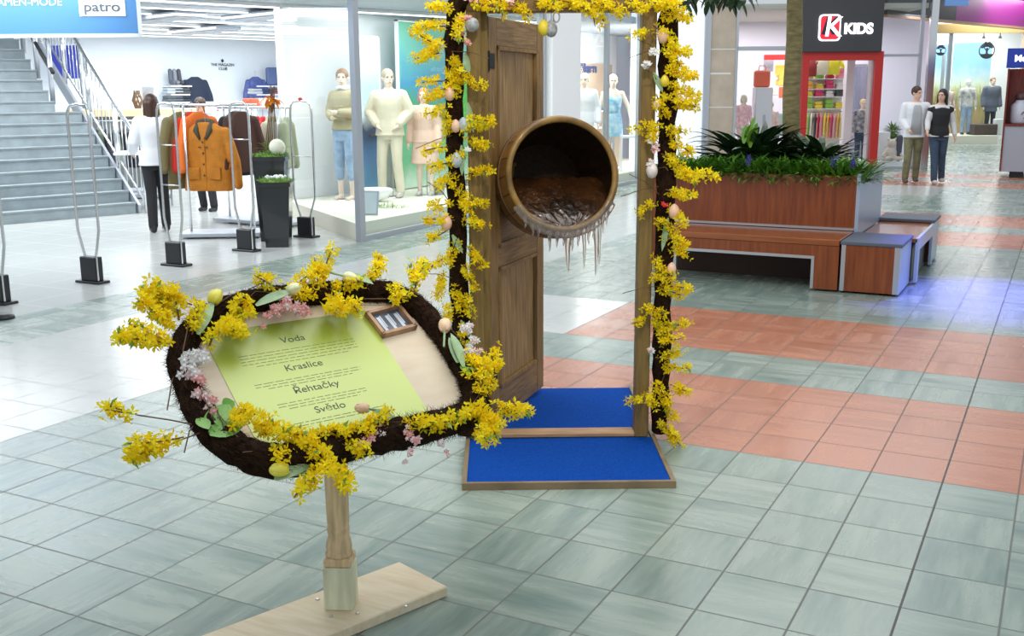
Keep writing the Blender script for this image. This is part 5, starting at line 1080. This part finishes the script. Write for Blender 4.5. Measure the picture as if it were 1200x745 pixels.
def fuzz_tube(mb, pts, r, n, L, closed=False, mi=0):
    pts = [Vector(p) for p in pts]; k = len(pts) if closed else len(pts)-1
    for _ in range(n):
        t = random.uniform(0, k); a = int(t) % len(pts); b = (a+1) % len(pts); f = t-int(t); c = pts[a].lerp(pts[b], f); tan = (pts[b]-pts[a]).normalized()
        x = tan.orthogonal().normalized(); y = tan.cross(x); an = random.uniform(0, 2*PI); o = x*math.cos(an)+y*math.sin(an); rr = r[a] if isinstance(r, list) else r
        d = o*random.uniform(.25, 1)+tan*random.uniform(-1, 1)+Vector((0, 0, random.uniform(-.4, .2))); q = c+o*rr*.92; e = q+d.normalized()*L*random.uniform(.4, 1.1); s_ = tan.cross(d).normalized()*.0013
        mb.add([q-s_, q+s_, e], [(0, 1, 2)], mi)
def tulip(mb_parent, p, d, size, petal_mat, leafL=.16, leaf_dirs=((1, 0, 0),), stem=.10):
    g = bpy.data.objects.new('tulip', None); C.objects.link(g); g.parent = mb_parent; p = Vector(p); d = Vector(d).normalized()
    base = p-d*stem; MB().tube([base, p], .004, 6).build('stem', TULG, g)
    M = Matrix.Translation(p) @ d.to_track_quat('Z', 'Y').to_matrix().to_4x4()
    mb = MB(); s = size; mb.lathe([(.004, 0), (s*.32, s*.12), (s*.42, s*.4), (s*.38, s*.75), (s*.2, s*1.02), (s*.06, s*1.1)], 14, M)
    for k in range(3):
        a = 2*PI*k/3; c = Vector((math.cos(a)*s*.2, math.sin(a)*s*.2, s*.5)); mb.ell(c, (s*.24, s*.24, s*.52), 10, 8, M)
    mb.build('petals', petal_mat, g, True)
    for ldv in leaf_dirs: MB().leaf(base, ldv, leafL, .035, .25, up=Vector((.5, -1, .8)), n=6, fold=.35).build('tulip_leaf', TULG, g, True)
    return g
TY = mat('tulip_yellow', (.93, .78, .10), .45, sss=.2); TC = mat('tulip_cream', (.90, .86, .50), .45, sss=.2); TP = mat('tulip_peach', (.95, .60, .40), .45, sss=.2)
PINKB = mat('pink_blossom', (.88, .42, .40), .6, sss=.2); PALEP = mat('pale_pink_blossom', (.88, .66, .64), .6, sss=.2); WHB = mat('white_blossom', (.88, .84, .82), .6, sss=.2)
def cluster(parent, p, r, n, m1_, m2_=None, size=.017, name='blossom_cluster', flat=.6, ball=True):
    mb = MB(); p = Vector(p)
    for k in range(n):
        o = Vector((random.gauss(0, 1), random.gauss(0, 1), random.gauss(0, 1))).normalized()*random.uniform(.2, 1)*r; q = p+o; mi = 0 if random.random() < flat else 1
        mb.blossom(q, o+Vector((0, -.4, .4)), size*random.uniform(.7, 1.2), mi, 5)
        if ball: mb.ell(q, size*.45, 6, 4, mi=mi)
    return mb.build(name, [m1_, m2_ or m1_], parent)
EGGP = mat('peach_egg', (.90, .58, .42), .35); EGGB = mat('blue_grey_egg', (.50, .58, .66), .4, var=.2, scale=40); EGGW = mat('white_pink_egg', (.85, .76, .72), .4, var=.15, scale=30); EGGY = mat('yellow_egg', (.86, .68, .05), .4); EGGG = mat('grey_egg', (.38, .40, .40), .45, var=.4, scale=60)
def egg_mb(c, r=.021, mb=None):
    mb = mb or MB(); return mb.lathe([(.002, -r*1.3), (r*.6, -r*1.1), (r*.93, -r*.5), (r, 0), (r*.9, r*.5), (r*.6, r*1.05), (r*.25, r*1.35), (.002, r*1.42)], 16, T(*c))

# ------------------------------------------------------------------ garland round the door frame
gl_ = thing('flower_garland', 'dark moss garland with yellow forsythia around three sides of the door frame', 'garland', DL, DA)
gx0, gx1 = -.145, .825; gy = -.03
path = [(gx0+.03, gy, .045), (gx0+.015, gy, .3), (gx0, gy, .7), (gx0-.005, gy, 1.2), (gx0-.01, gy, 1.7), (gx0, gy, 2.05), (gx0+.06, gy, 2.13), (.35, gy, 2.15), (gx1-.08, gy, 2.13), (gx1-.01, gy, 2.05), (gx1, gy, 1.6), (gx1, gy, 1.1), (gx1-.005, gy, .6), (gx1+.0, gy, .3), (gx1+.0, gy, .045)]
def dense(path, step=.06):
    out = []
    for a, b in zip(path, path[1:]):
        a, b = Vector(a), Vector(b); k = max(1, int((b-a).length/step))
        out += [a.lerp(b, i/k) for i in range(k)]
    return out+[Vector(path[-1])]
dp = dense(path); mb = MB(); mb.tube(dp, [.042*random.uniform(.85, 1.12) for _ in dp], 12, jit=.15); fuzz_tube(mb, dp, .04, 4200, .03); mb.build('moss_core', MOSS, gl_)
W0 = Matrix.Rotation(-DA, 4, 'Z')
def loc_door(px, py, back=-.09):     # sight line -> doorway-local point on a plane in front of the frame
    n = DN; d = ray(px, py); base = DL+DN*back; t = ((base-O).dot(n))/d.dot(n); w = O+d*t-DL; return W0 @ w
def dspray(px, py, dx, dy, L, n, back=-.09, curve=.35):
    p = loc_door(px, py, back); spray(p, (dx, random.uniform(-.5, -.05), -dy), L, n, .0175, curve, gl_)
S = []
# left side: (px, py, direction, length, blossoms)
S += [(532, 10, -1, -.2, .12, 26), (528, 30, -1, .1, .16, 34), (520, 45, -.6, .6, .13, 30), (515, 62, -1, .2, .12, 28), (525, 75, .2, 1, .14, 32), (530, 100, -1, .5, .14, 30), (538, 88, 1, .5, .13, 28), (528, 125, -1, .3, .12, 20), (534, 150, 1, -.2, .14, 26), (548, 140, 1, .1, .12, 24), (545, 160, .8, .4, .12, 24), (525, 172, -1, 0, .12, 18), (535, 200, -.6, .4, .12, 22), (545, 205, 1, -.3, .13, 24), (530, 215, .8, .5, .14, 26), (528, 238, -1, .2, .10, 20), (540, 232, .5, 1, .12, 24), (533, 258, -1, -.1, .16, 24), (545, 262, 1, -.1, .10, 18), (535, 280, -.3, 1, .12, 24), (548, 290, .5, .8, .12, 22), (525, 300, -1, .5, .14, 26), (520, 320, -.2, 1, .12, 30), (532, 335, .2, 1, .12, 28), (545, 310, .2, 1, .13, 22), (528, 355, -.2, 1, .10, 24), (547, 345, .1, 1, .1, 18), (540, 15, -.3, 1, .12, 24), (512, 52, -1, -.4, .12, 20), (522, 130, .1, 1, .12, 20), (543, 180, -.8, .3, .10, 18), (550, 235, 1, .3, .08, 12), (540, 380, .3, 1, .12, 18), (530, 60, .2, 1, .14, 26), (520, 95, -1, 0, .1, 18), (527, 190, -.9, .2, .1, 18), (524, 270, -.8, .5, .1, 16)]
# top
S += [(550, 2, 1, .3, .12, 22), (580, 0, 1, .2, .12, 20), (600, 3, 1, .6, .10, 18), (625, 1, 1, .1, .12, 24), (655, 0, 1, .2, .12, 24), (672, 4, 1, .4, .10, 20), (690, 0, 1, .3, .12, 22), (712, 2, 1, .8, .10, 18), (735, 0, 1, .4, .10, 20), (700, 8, .5, 1, .07, 12), (752, 4, 1, 0, .12, 22), (692, 6, .3, 1, .10, 10), (590, 4, -.2, 1, .06, 8)]
# right side
S += [(765, 5, 1, .2, .14, 30), (775, 18, 1, .1, .14, 30), (765, 30, 1, .6, .14, 24), (778, 40, .6, 1, .12, 24), (760, 38, -1, .1, .10, 12), (776, 62, 1, -.1, .12, 24), (785, 62, .8, .8, .14, 28), (778, 82, 1, .2, .16, 32), (785, 100, .8, .3, .14, 32), (776, 108, 1, .5, .15, 28), (770, 112, .2, 1, .10, 20), (788, 120, 1, .2, .12, 24), (772, 140, -.3, .8, .10, 18), (765, 145, -1, .3, .09, 16), (778, 150, 1, .1, .10, 22), (785, 165, 1, .4, .12, 26), (775, 180, .8, .4, .12, 26), (788, 195, 1, .6, .15, 28), (790, 205, 1, -.1, .20, 34), (780, 222, 1, .3, .14, 30), (768, 235, -.5, .3, .10, 14), (785, 245, .8, .5, .10, 22), (766, 258, 1, .4, .12, 22), (775, 275, .8, .3, .12, 24), (785, 290, 1, .3, .09, 18), (768, 300, .3, 1, .12, 22), (760, 325, 1, -.2, .12, 20), (772, 335, .6, .3, .12, 26), (785, 335, 1, .1, .10, 20), (755, 360, 1, .2, .10, 20), (765, 372, .6, .8, .12, 28), (775, 385, .8, -.2, .12, 26), (755, 375, -1, .4, .06, 10), (770, 420, .8, -.3, .12, 26), (778, 430, 1, .1, .12, 26), (768, 445, .4, .8, .14, 28), (758, 455, .2, 1, .10, 20), (785, 450, .8, .4, .10, 22), (752, 468, -.8, .1, .08, 12), (775, 470, .6, .8, .12, 22), (772, 492, .6, .7, .12, 26), (780, 505, .8, .6, .10, 22), (770, 400, 1, -.2, .12, 20)]
for s_ in S[:98]: dspray(s_[0], s_[1], s_[2], s_[3], s_[4], s_[5])
def dl(px, py, back=-.1): return loc_door(px, py, back)
for (px, py, mt, r) in [(527, 110, EGGP, .024), (543, 146, EGGB, .024), (534, 148, EGGP, .022), (535, 188, EGGB, .026), (523, 261, EGGP, .027), (777, 42, EGGP, .026), (764, 200, EGGW, .027), (790, 248, EGGP, .026), (787, 315, EGGP, .022), (779, 95, EGGY, .02), (770, 122, EGGW, .016)]:
    egg_mb(dl(px, py, -.1), r).build('decorated_egg', mt, gl_, True)
c = dl(553, 29, -.1); mb = MB().ell(c, (.032, .032, .032), 16, 10); mb.build('checked_ball', mat('checked_grey', (.62, .63, .62), .6, var=.6, scale=45, col2=(.25, .27, .28)), gl_, True)
for (px, py, r, n_, a, b) in [(545, 22, .03, 12, PINKB, PALEP), (540, 40, .035, 14, PINKB, PALEP), (547, 50, .02, 8, PINKB, PALEP), (762, 163, .03, 14, PALEP, WHB), (767, 175, .03, 12, PALEP, PINKB), (762, 190, .02, 8, WHB, PALEP), (767, 60, .028, 14, WHB, WHB), (758, 77, .028, 12, WHB, WHB), (548, 385, .04, 20, PALEP, WHB), (778, 240, .012, 6, mat('red_blossom', (.6, .02, .02), .5), None), (552, 0, .03, 14, PINKB, PALEP), (596, 2, .03, 12, PINKB, PALEP), (548, 175, .015, 6, WHB, PALEP), (764, 410, .02, 8, WHB, PALEP)]:
    cluster(gl_, dl(px, py, -.1), r, n_, a, b, .013)
for (px, py, dx, dy, L) in [(545, 62, .2, 1, .10), (548, 120, .2, 1, .14), (541, 170, 0, 1, .14), (530, 275, .6, 1, .10), (766, 85, .5, 1, .10), (783, 255, -.2, 1, .16), (780, 390, .6, -.6, .09), (540, 375, .6, 1, .14)]:
    MB().leaf(dl(px, py, -.085), (dx, -.15, -dy), L, .028, .1, up=Vector((0, -1, .1)), n=5).build('green_leaf', TULG, gl_, True)
mb = MB()
for k in range(16):
    mb = MB(); p = dl(random.choice((530, 772)), random.uniform(20, 500), -.07); d = Vector((random.uniform(-1, 1), random.uniform(-.6, 0), random.uniform(-.4, 1))); q = p+d.normalized()*random.uniform(.08, .2); mb.tube([p, p.lerp(q, .5)+Vector((.01, 0, .01)), q], .0018, 4); mb.build('bare_twig', TWIG, gl_)
# eggs hanging from the lintel
for (px, py, mt, r, nm) in [(637, 33, EGGY, .027, 'yellow easter egg hanging from the lintel in front of the door leaf edge'), (646, 34, EGGG, .028, 'grey speckled easter egg hanging from the lintel next to the yellow one')]:
    p = dl(px, py, -.06); g = thing('easter_egg', nm, 'easter egg', gl_.matrix_world @ Vector((0, 0, 0)), 0); w = Matrix.Rotation(DA, 4, 'Z') @ p+DL; g.location = w; g.rotation_euler = (0, 0, DA)
    egg_mb((0, 0, 0), r).build('shell', mt, g, True); MB().tube([(0, 0, r*1.3), (0, .0, 2.06-w.z)], .0015, 4).build('thread', TWIG, g)
p = Matrix.Rotation(DA, 4, 'Z') @ dl(652, 20, -.06)+DL; g = thing('hanging_ring', 'small grey wire ring hanging from the lintel right of the eggs', 'ring', p, DA)
MB().tube([(.014*math.cos(a), 0, .022*math.sin(a)) for a in [k*PI/8 for k in range(16)]], .004, 6, closed=True).tube([(0, 0, .02), (0, 0, 2.05-p.z)], .0015, 4).build('ring', GREYP, g, True)

# ------------------------------------------------------------------ sign stand with tilted board
TH, PH = math.radians(65), math.radians(34)
PB = Vector((-1.985, 2.585, 0))
ss = thing('sign_stand', 'wooden stand on a plank foot carrying a tilted board with green notice', 'sign stand', PB)
la = math.radians(70.5)
MP = RZ(la)
MB().box(-.46, .335, -.135, .135, 0, .038, MP @ T(0, -.005, 0), bev=.004).build('foot_plank', PINE, ss)
mb = MB().box(-.047, .047, -.047, .047, .038, .185, bev=.004); mb.build('post_block', BLOCKW, ss, False, RZ(math.radians(24)))
MB().box(-.045, .045, -.045, .045, .185, .215, bev=.006).build('post_collar', TURNED, ss, False, RZ(math.radians(24)))
MB().lathe([(.043, .213), (.045, .222), (.040, .235), (.043, .245), (.040, .262), (.034, .285), (.036, .30), (.038, .305), (.034, .315), (.036, .33), (.037, .40), (.038, .47), (.035, .56), (.033, .7), (.030, .77)], 24).build('turned_post', TURNED, ss, True)
SCR = mat('screw_steel', (.6, .6, .6), .3, 1)
for x, y in ((.085, -.03), (-.03, .09), (-.09, -.01), (.02, -.085), (.2, .08)): MB().lathe([(.007, .038), (.006, .043), (.002, .044)], 8, o=(x, y, 0)).build('screw', SCR, ss)
BC = PB+Vector((0, 0, .80)); u_ = Vector((math.cos(TH), math.sin(TH), 0)); v_ = Vector((-math.sin(TH)*math.cos(PH), math.cos(TH)*math.cos(PH), math.sin(PH))); n_ = u_.cross(v_)
MBR = Matrix((u_, v_, n_)).transposed().to_4x4(); MBR.translation = BC-PB
def bp2(px, py, h=0):      # sight line -> board coordinates at height h over the board face
    d = ray(px, py); c = BC+n_*h; t = (c-O).dot(n_)/d.dot(n_); w = O+d*t-BC; return Vector((w.dot(u_), w.dot(v_), w.dot(n_)))
wpx = [(212, 415), (232, 382), (270, 360), (315, 350), (365, 345), (415, 342), (455, 343), (487, 358), (512, 385), (535, 418), (553, 450), (556, 474), (535, 492), (490, 503), (430, 516), (380, 528), (330, 540), (285, 530), (245, 500), (222, 458)]
wp = [bp2(x, y, .02) for x, y in wpx]
def smooth_closed(p, k=5):
    out = []; n = len(p)
    for i in range(n):
        a, b, c, d = p[i-1], p[i], p[(i+1) % n], p[(i+2) % n]
        for j in range(k):
            t = j/k; out.append(.5*((2*b)+(c-a)*t+(2*a-5*b+4*c-d)*t*t+(-a+3*b-3*c+d)*t**3))
    return out
wsm = smooth_closed(wp)
cen = sum(wp, Vector((0, 0, 0)))/len(wp)
poly = [(cen.x+(p.x-cen.x)*1.0, cen.y+(p.y-cen.y)*1.0) for p in wsm[::2]]
MB().prism(list(reversed(poly)) if False else poly, -.012, .0).build('board', PINEB, ss, False, MBR)
TRp, BRp = bp2(426, 364, .001), bp2(502, 482, .001)
x1 = (TRp.x+BRp.x)/2; y1, y0 = TRp.y, BRp.y-.012; TLp = bp2(238, 396, .001); x0 = TLp.x
nt_m = grad_mat('green_paper_painted_sheen', [(0, (.62, .74, .22)), (.45, (.58, .70, .18)), (.7, (.46, .57, .09)), (1, (.22, .29, .02))], axis='Y', lo=-(y1-y0)/2, hi=(y1-y0)/2, noise=.05, nscale=3)  # ceiling reflection painted into the paper colour: pale below, dark olive on top
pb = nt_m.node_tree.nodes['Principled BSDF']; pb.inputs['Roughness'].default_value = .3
pc = Vector(((x0+x1)/2, (y0+y1)/2, 0)); MPp = MBR @ T(pc.x, pc.y, .0)
pw_, ph_ = (x1-x0)/2, (y1-y0)/2
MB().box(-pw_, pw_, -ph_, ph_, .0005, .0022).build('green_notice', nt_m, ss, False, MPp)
INKG = mat('notice_ink', (.05, .07, .04), .5); INKL = mat('notice_ink_light', (.20, .26, .10), .6)
for (px, py, s_, wd) in [(343, 397, 'Voda', 0), (356, 428, 'Kraslice', 0), (371, 453, '\u0158ehta\u010dky', 0), (387, 477, 'Sv\u011btlo', 0)]:
    p = bp2(px, py, .003); text('notice_heading', s_, .036, INKG, ss, MBR @ T(p.x, p.y, .0026), .0003, .0, sx=1.12)
def bars(px, py, rows, w, gap=.012, h=.0022, off=0):
    p = bp2(px, py, .003); mb = MB()
    for r in range(rows):
        y = p.y-r*gap; ww = w*(1 if r < rows-1 else .8); x = p.x-ww/2
        while x < p.x+ww/2:
            l = random.uniform(.010, .034); mb.box(x, min(x+l, p.x+ww/2), y-h/2, y+h/2, .0022, .0026); x += l+.006
    return mb.build('notice_small_print', INKL, ss, False, MBR)
bars(349, 407, 5, .40, .0125); bars(362, 440, 3, .36, .011); bars(378, 464, 3, .30, .011); bars(392, 487, 2, .34, .011)
# small framed box on the board
q0, q1 = bp2(428, 360, .01), bp2(487, 392, .01)
bx = bp2(458, 376, .01); g = thing('small_framed_box', 'small wooden framed box with dark pictures on the upper right of the board', 'framed box', PB); g.matrix_world = Matrix.Translation(PB) @ MBR @ T(bx.x, bx.y, .001) @ RZ(.10)
bw, bh = .072, .058
MB().box(-bw, bw, -bh, -bh+.012, 0, .022).box(-bw, bw, bh-.012, bh, 0, .022).box(-bw, -bw+.012, -bh, bh, 0, .022).box(bw-.012, bw, -bh, bh, 0, .022).build('frame', mat('box_wood', (.42, .24, .13), .45, var=.3, scale=20), g)
MB().box(-bw+.01, bw-.01, -bh+.01, bh-.01, 0, .006).build('inset', mat('dark_photo', (.10, .12, .17), .25), g)
mb = MB()
for k in range(3): mb.box(-.042+k*.036, -.030+k*.036, -.035, .03, .006, .0075).box(-.028+k*.036, -.023+k*.036, -.02, .035, .006, .0075)
mb.build('photo_figures', mat('pale_photo', (.62, .68, .80), .3), g)
# ------------------------------------------------------------------ wreath lying on the board
wr = thing('flower_wreath', 'oval dark moss wreath with forsythia, tulips and blossoms around the green notice', 'wreath', PB)
wr.matrix_world = Matrix.Translation(PB) @ MBR
rad = [.038+.012*max(0, math.sin(2*PI*(i/len(wsm))-2.9)) for i in range(len(wsm))]
mb = MB(); mb.tube(wsm, rad, 14, closed=True, jit=.14); fuzz_tube(mb, wsm, rad, 9000, .024, True); mb.build('moss_ring', MOSS, wr)
mb = MB(); fuzz_tube(mb, wsm, [r*1.02 for r in rad], 4500, .032, True); mb.build('loose_fibres', MOSSF, wr)['kind'] = 'stuff'
def wspray(px, py, dx, dy, L, n, h=.06, lift=.3, size=.016, spread=.026):
    p = bp2(px, py, h); q = bp2(px+dx*10, py+dy*10, h); d = (q-p).normalized()+Vector((0, 0, lift)); spray(p, d, L, n, size, .3, wr, spread)
WS = [(205, 385, -1, -.6, .14, 40), (200, 380, -1, -1.2, .15, 40), (195, 400, -1, -.3, .12, 34), (200, 402, -1, .1, .16, 30), (210, 375, -.3, -1, .11, 26), (190, 372, -.6, -1, .10, 26), (180, 395, -1, .2, .12, 22), (212, 365, -1, -.4, .14, 22), (225, 357, -1, -.1, .14, 26), (225, 392, .3, -1, .10, 20), (226, 380, .1, -1, .08, 16),
      (272, 372, -.4, .6, .08, 24), (285, 380, -.8, .3, .09, 26), (262, 385, .8, .2, .07, 20), (268, 366, .8, -.4, .07, 20), (295, 363, -.7, .4, .06, 14), (245, 405, .3, -.5, .05, 8),
      (330, 340, -1, -.3, .10, 24), (345, 335, .8, -.5, .12, 26), (372, 340, .1, -1, .13, 28), (378, 330, 0, -1, .14, 24), (388, 345, .3, .7, .10, 28), (398, 352, -.4, .6, .09, 26), (410, 352, .3, .6, .08, 22), (392, 336, 1, 0, .09, 24), (368, 345, -1, 0, .08, 20),
      (430, 335, .4, -1, .11, 20), (438, 325, .3, -1, .11, 18), (455, 335, .8, .6, .09, 18), (485, 345, 0, -1, .12, 18), (490, 325, .3, -1, .10, 16), (488, 335, -.6, -1, .10, 12), (462, 345, .2, 1, .05, 8),
      (290, 480, -.6, .9, .08, 26), (300, 495, 1, .5, .10, 30), (325, 505, 1, .4, .10, 30), (345, 512, .8, .6, .09, 28), (310, 510, .3, -.6, .06, 16), (275, 482, .9, .2, .07, 20), (365, 510, 1, -.1, .11, 30), (395, 506, 1, 0, .10, 30), (420, 500, 1, -.2, .11, 30), (350, 525, .9, .5, .08, 24), (318, 520, .7, .9, .07, 18), (400, 520, .8, .4, .08, 18),
      (385, 535, -.1, 1, .09, 26), (395, 545, .4, 1, .09, 24), (375, 548, -.6, 1, .10, 22), (400, 555, .1, 1, .07, 16), (365, 560, -.7, .8, .10, 14),
      (470, 500, .9, -.2, .09, 24), (490, 498, 1, .2, .10, 26), (515, 492, 1, 0, .10, 26), (535, 492, .8, -.4, .12, 28), (555, 478, .6, .6, .12, 34), (568, 490, .4, 1, .10, 26), (560, 468, .2, -1, .13, 30), (572, 455, .2, -1, .12, 26), (548, 445, .8, -.6, .10, 26), (578, 478, 1, .2, .12, 28), (562, 500, .1, 1, .09, 20), (560, 435, -.5, -.5, .06, 16), (575, 430, .3, -1, .08, 18), (590, 485, .8, 0, .06, 14),
      (160, 485, -1, .1, .09, 14), (150, 483, -1, -.2, .06, 8), (215, 512, -1, .5, .18, 34), (195, 522, -1, .5, .12, 26), (178, 530, -1, .2, .07, 14)]
for s_ in WS: wspray(*s_)
mb = MB()
for pts in ([(240, 500), (200, 492), (160, 486)], [(240, 505), (215, 514), (180, 530)], [(215, 420), (202, 445), (196, 480)], [(240, 480), (222, 505), (216, 530)], [(300, 352), (290, 340), (310, 330)], [(420, 350), (440, 350), (452, 350)]):
    mb = MB(); mb.tube([bp2(x, y, .03) for x, y in pts], .0022, 5); mb.build('vine_twig', TWIG, wr)
for k in range(26):
    mb = MB(); i = random.randrange(len(wsm)); p = wsm[i]; o = Vector((random.uniform(-1, 1), random.uniform(-1, 1), random.uniform(0, 1))).normalized(); mb.tube([p+o*.03, wsm[(i+2) % len(wsm)]+Vector((0, 0, .045)), wsm[(i+5) % len(wsm)]+o*.04+Vector((0, 0, .02))], .0018, 4); mb.build('vine_twig', TWIG, wr)
def wt(px, py, dx, dy, size, mt, leafs=(), h=.07, L=.13, lift=.1, stem=.07):
    p = bp2(px, py, h); d = (bp2(px+dx*10, py+dy*10, h)-p).normalized()+Vector((0, 0, lift)); g = tulip(wr, p, d, size*1.22, mt, L, [], stem)
    for (ax_, ay, bx_, by) in leafs:
        a = bp2(ax_, ay, h-.01); b = bp2(bx_, by, h+.0); v = b-a
        MB().leaf(a, v.normalized()+Vector((0, 0, .15)), v.length, .036, .25, up=Vector((0, 0, 1)), n=6, fold=.35).build('tulip_leaf', TULG, g, True)
wt(249, 355, .5, -1, .044, TY, [(232, 392, 250, 352)]); wt(337, 341, 1, -.25, .040, TC, [(300, 358, 345, 340), (310, 352, 340, 347)]); wt(402, 323, 1, .35, .038, TC, [(405, 322, 438, 333)], h=.08); wt(338, 550, -1, .1, .042, TY, [(322, 562, 365, 545), (330, 556, 362, 552)], h=.04)
wt(432, 479, -1, -.05, .034, TP, [(462, 492, 436, 482)], h=.05); wt(521, 388, .0, -1, .042, TP, [(543, 430, 528, 390), (536, 425, 526, 395)], h=.07)
for (px, py, r, nn, a, b, sz) in [(322, 362, .028, 16, PINKB, PALEP, .012), (335, 358, .03, 18, PINKB, PALEP, .012), (348, 360, .028, 16, PINKB, PALEP, .012), (357, 366, .02, 8, PINKB, PINKB, .011), (312, 371, .014, 5, PINKB, PINKB, .010), (308, 382, .006, 2, PINKB, PINKB, .010),
                          (224, 420, .028, 14, WHB, PALEP, .016), (236, 418, .022, 9, WHB, WHB, .016), (222, 438, .03, 16, PALEP, WHB, .016), (234, 444, .022, 10, PINKB, PALEP, .015), (236, 465, .024, 12, PINKB, PALEP, .015), (246, 474, .02, 9, PINKB, PALEP, .015), (250, 482, .012, 5, PINKB, PINKB, .014),
                          (430, 518, .022, 12, PINKB, PALEP, .011), (444, 506, .024, 13, PINKB, PALEP, .011), (421, 524, .012, 5, PINKB, PALEP, .011), (476, 508, .022, 12, PINKB, PALEP, .011), (486, 515, .02, 10, PINKB, PALEP, .011), (480, 530, .02, 7, PALEP, PINKB, .009), (516, 520, .022, 9, PALEP, WHB, .009), (524, 532, .012, 5, PALEP, PINKB, .009), (475, 541, .012, 4, PALEP, PALEP, .008),
                          (547, 383, .022, 11, WHB, PALEP, .013), (553, 400, .024, 13, WHB, PALEP, .013), (545, 412, .02, 10, WHB, PALEP, .013), (558, 413, .018, 8, PALEP, WHB, .013)]:
    cluster(wr, bp2(px, py, .06), r, nn, a, b, sz)
for (ax_, ay, bx_, by, w_) in [(240, 500, 272, 472, .06), (245, 508, 285, 498, .06), (232, 490, 245, 502, .04), (262, 478, 275, 470, .05), (540, 428, 552, 440, .03)]:
    a = bp2(ax_, ay, .055); b = bp2(bx_, by, .07); MB().leaf(a, (b-a), (b-a).length, w_, .1, n=5, fold=.2).build('green_leaf', mat('lush_leaf', (.14, .36, .04), .4), wr, True)
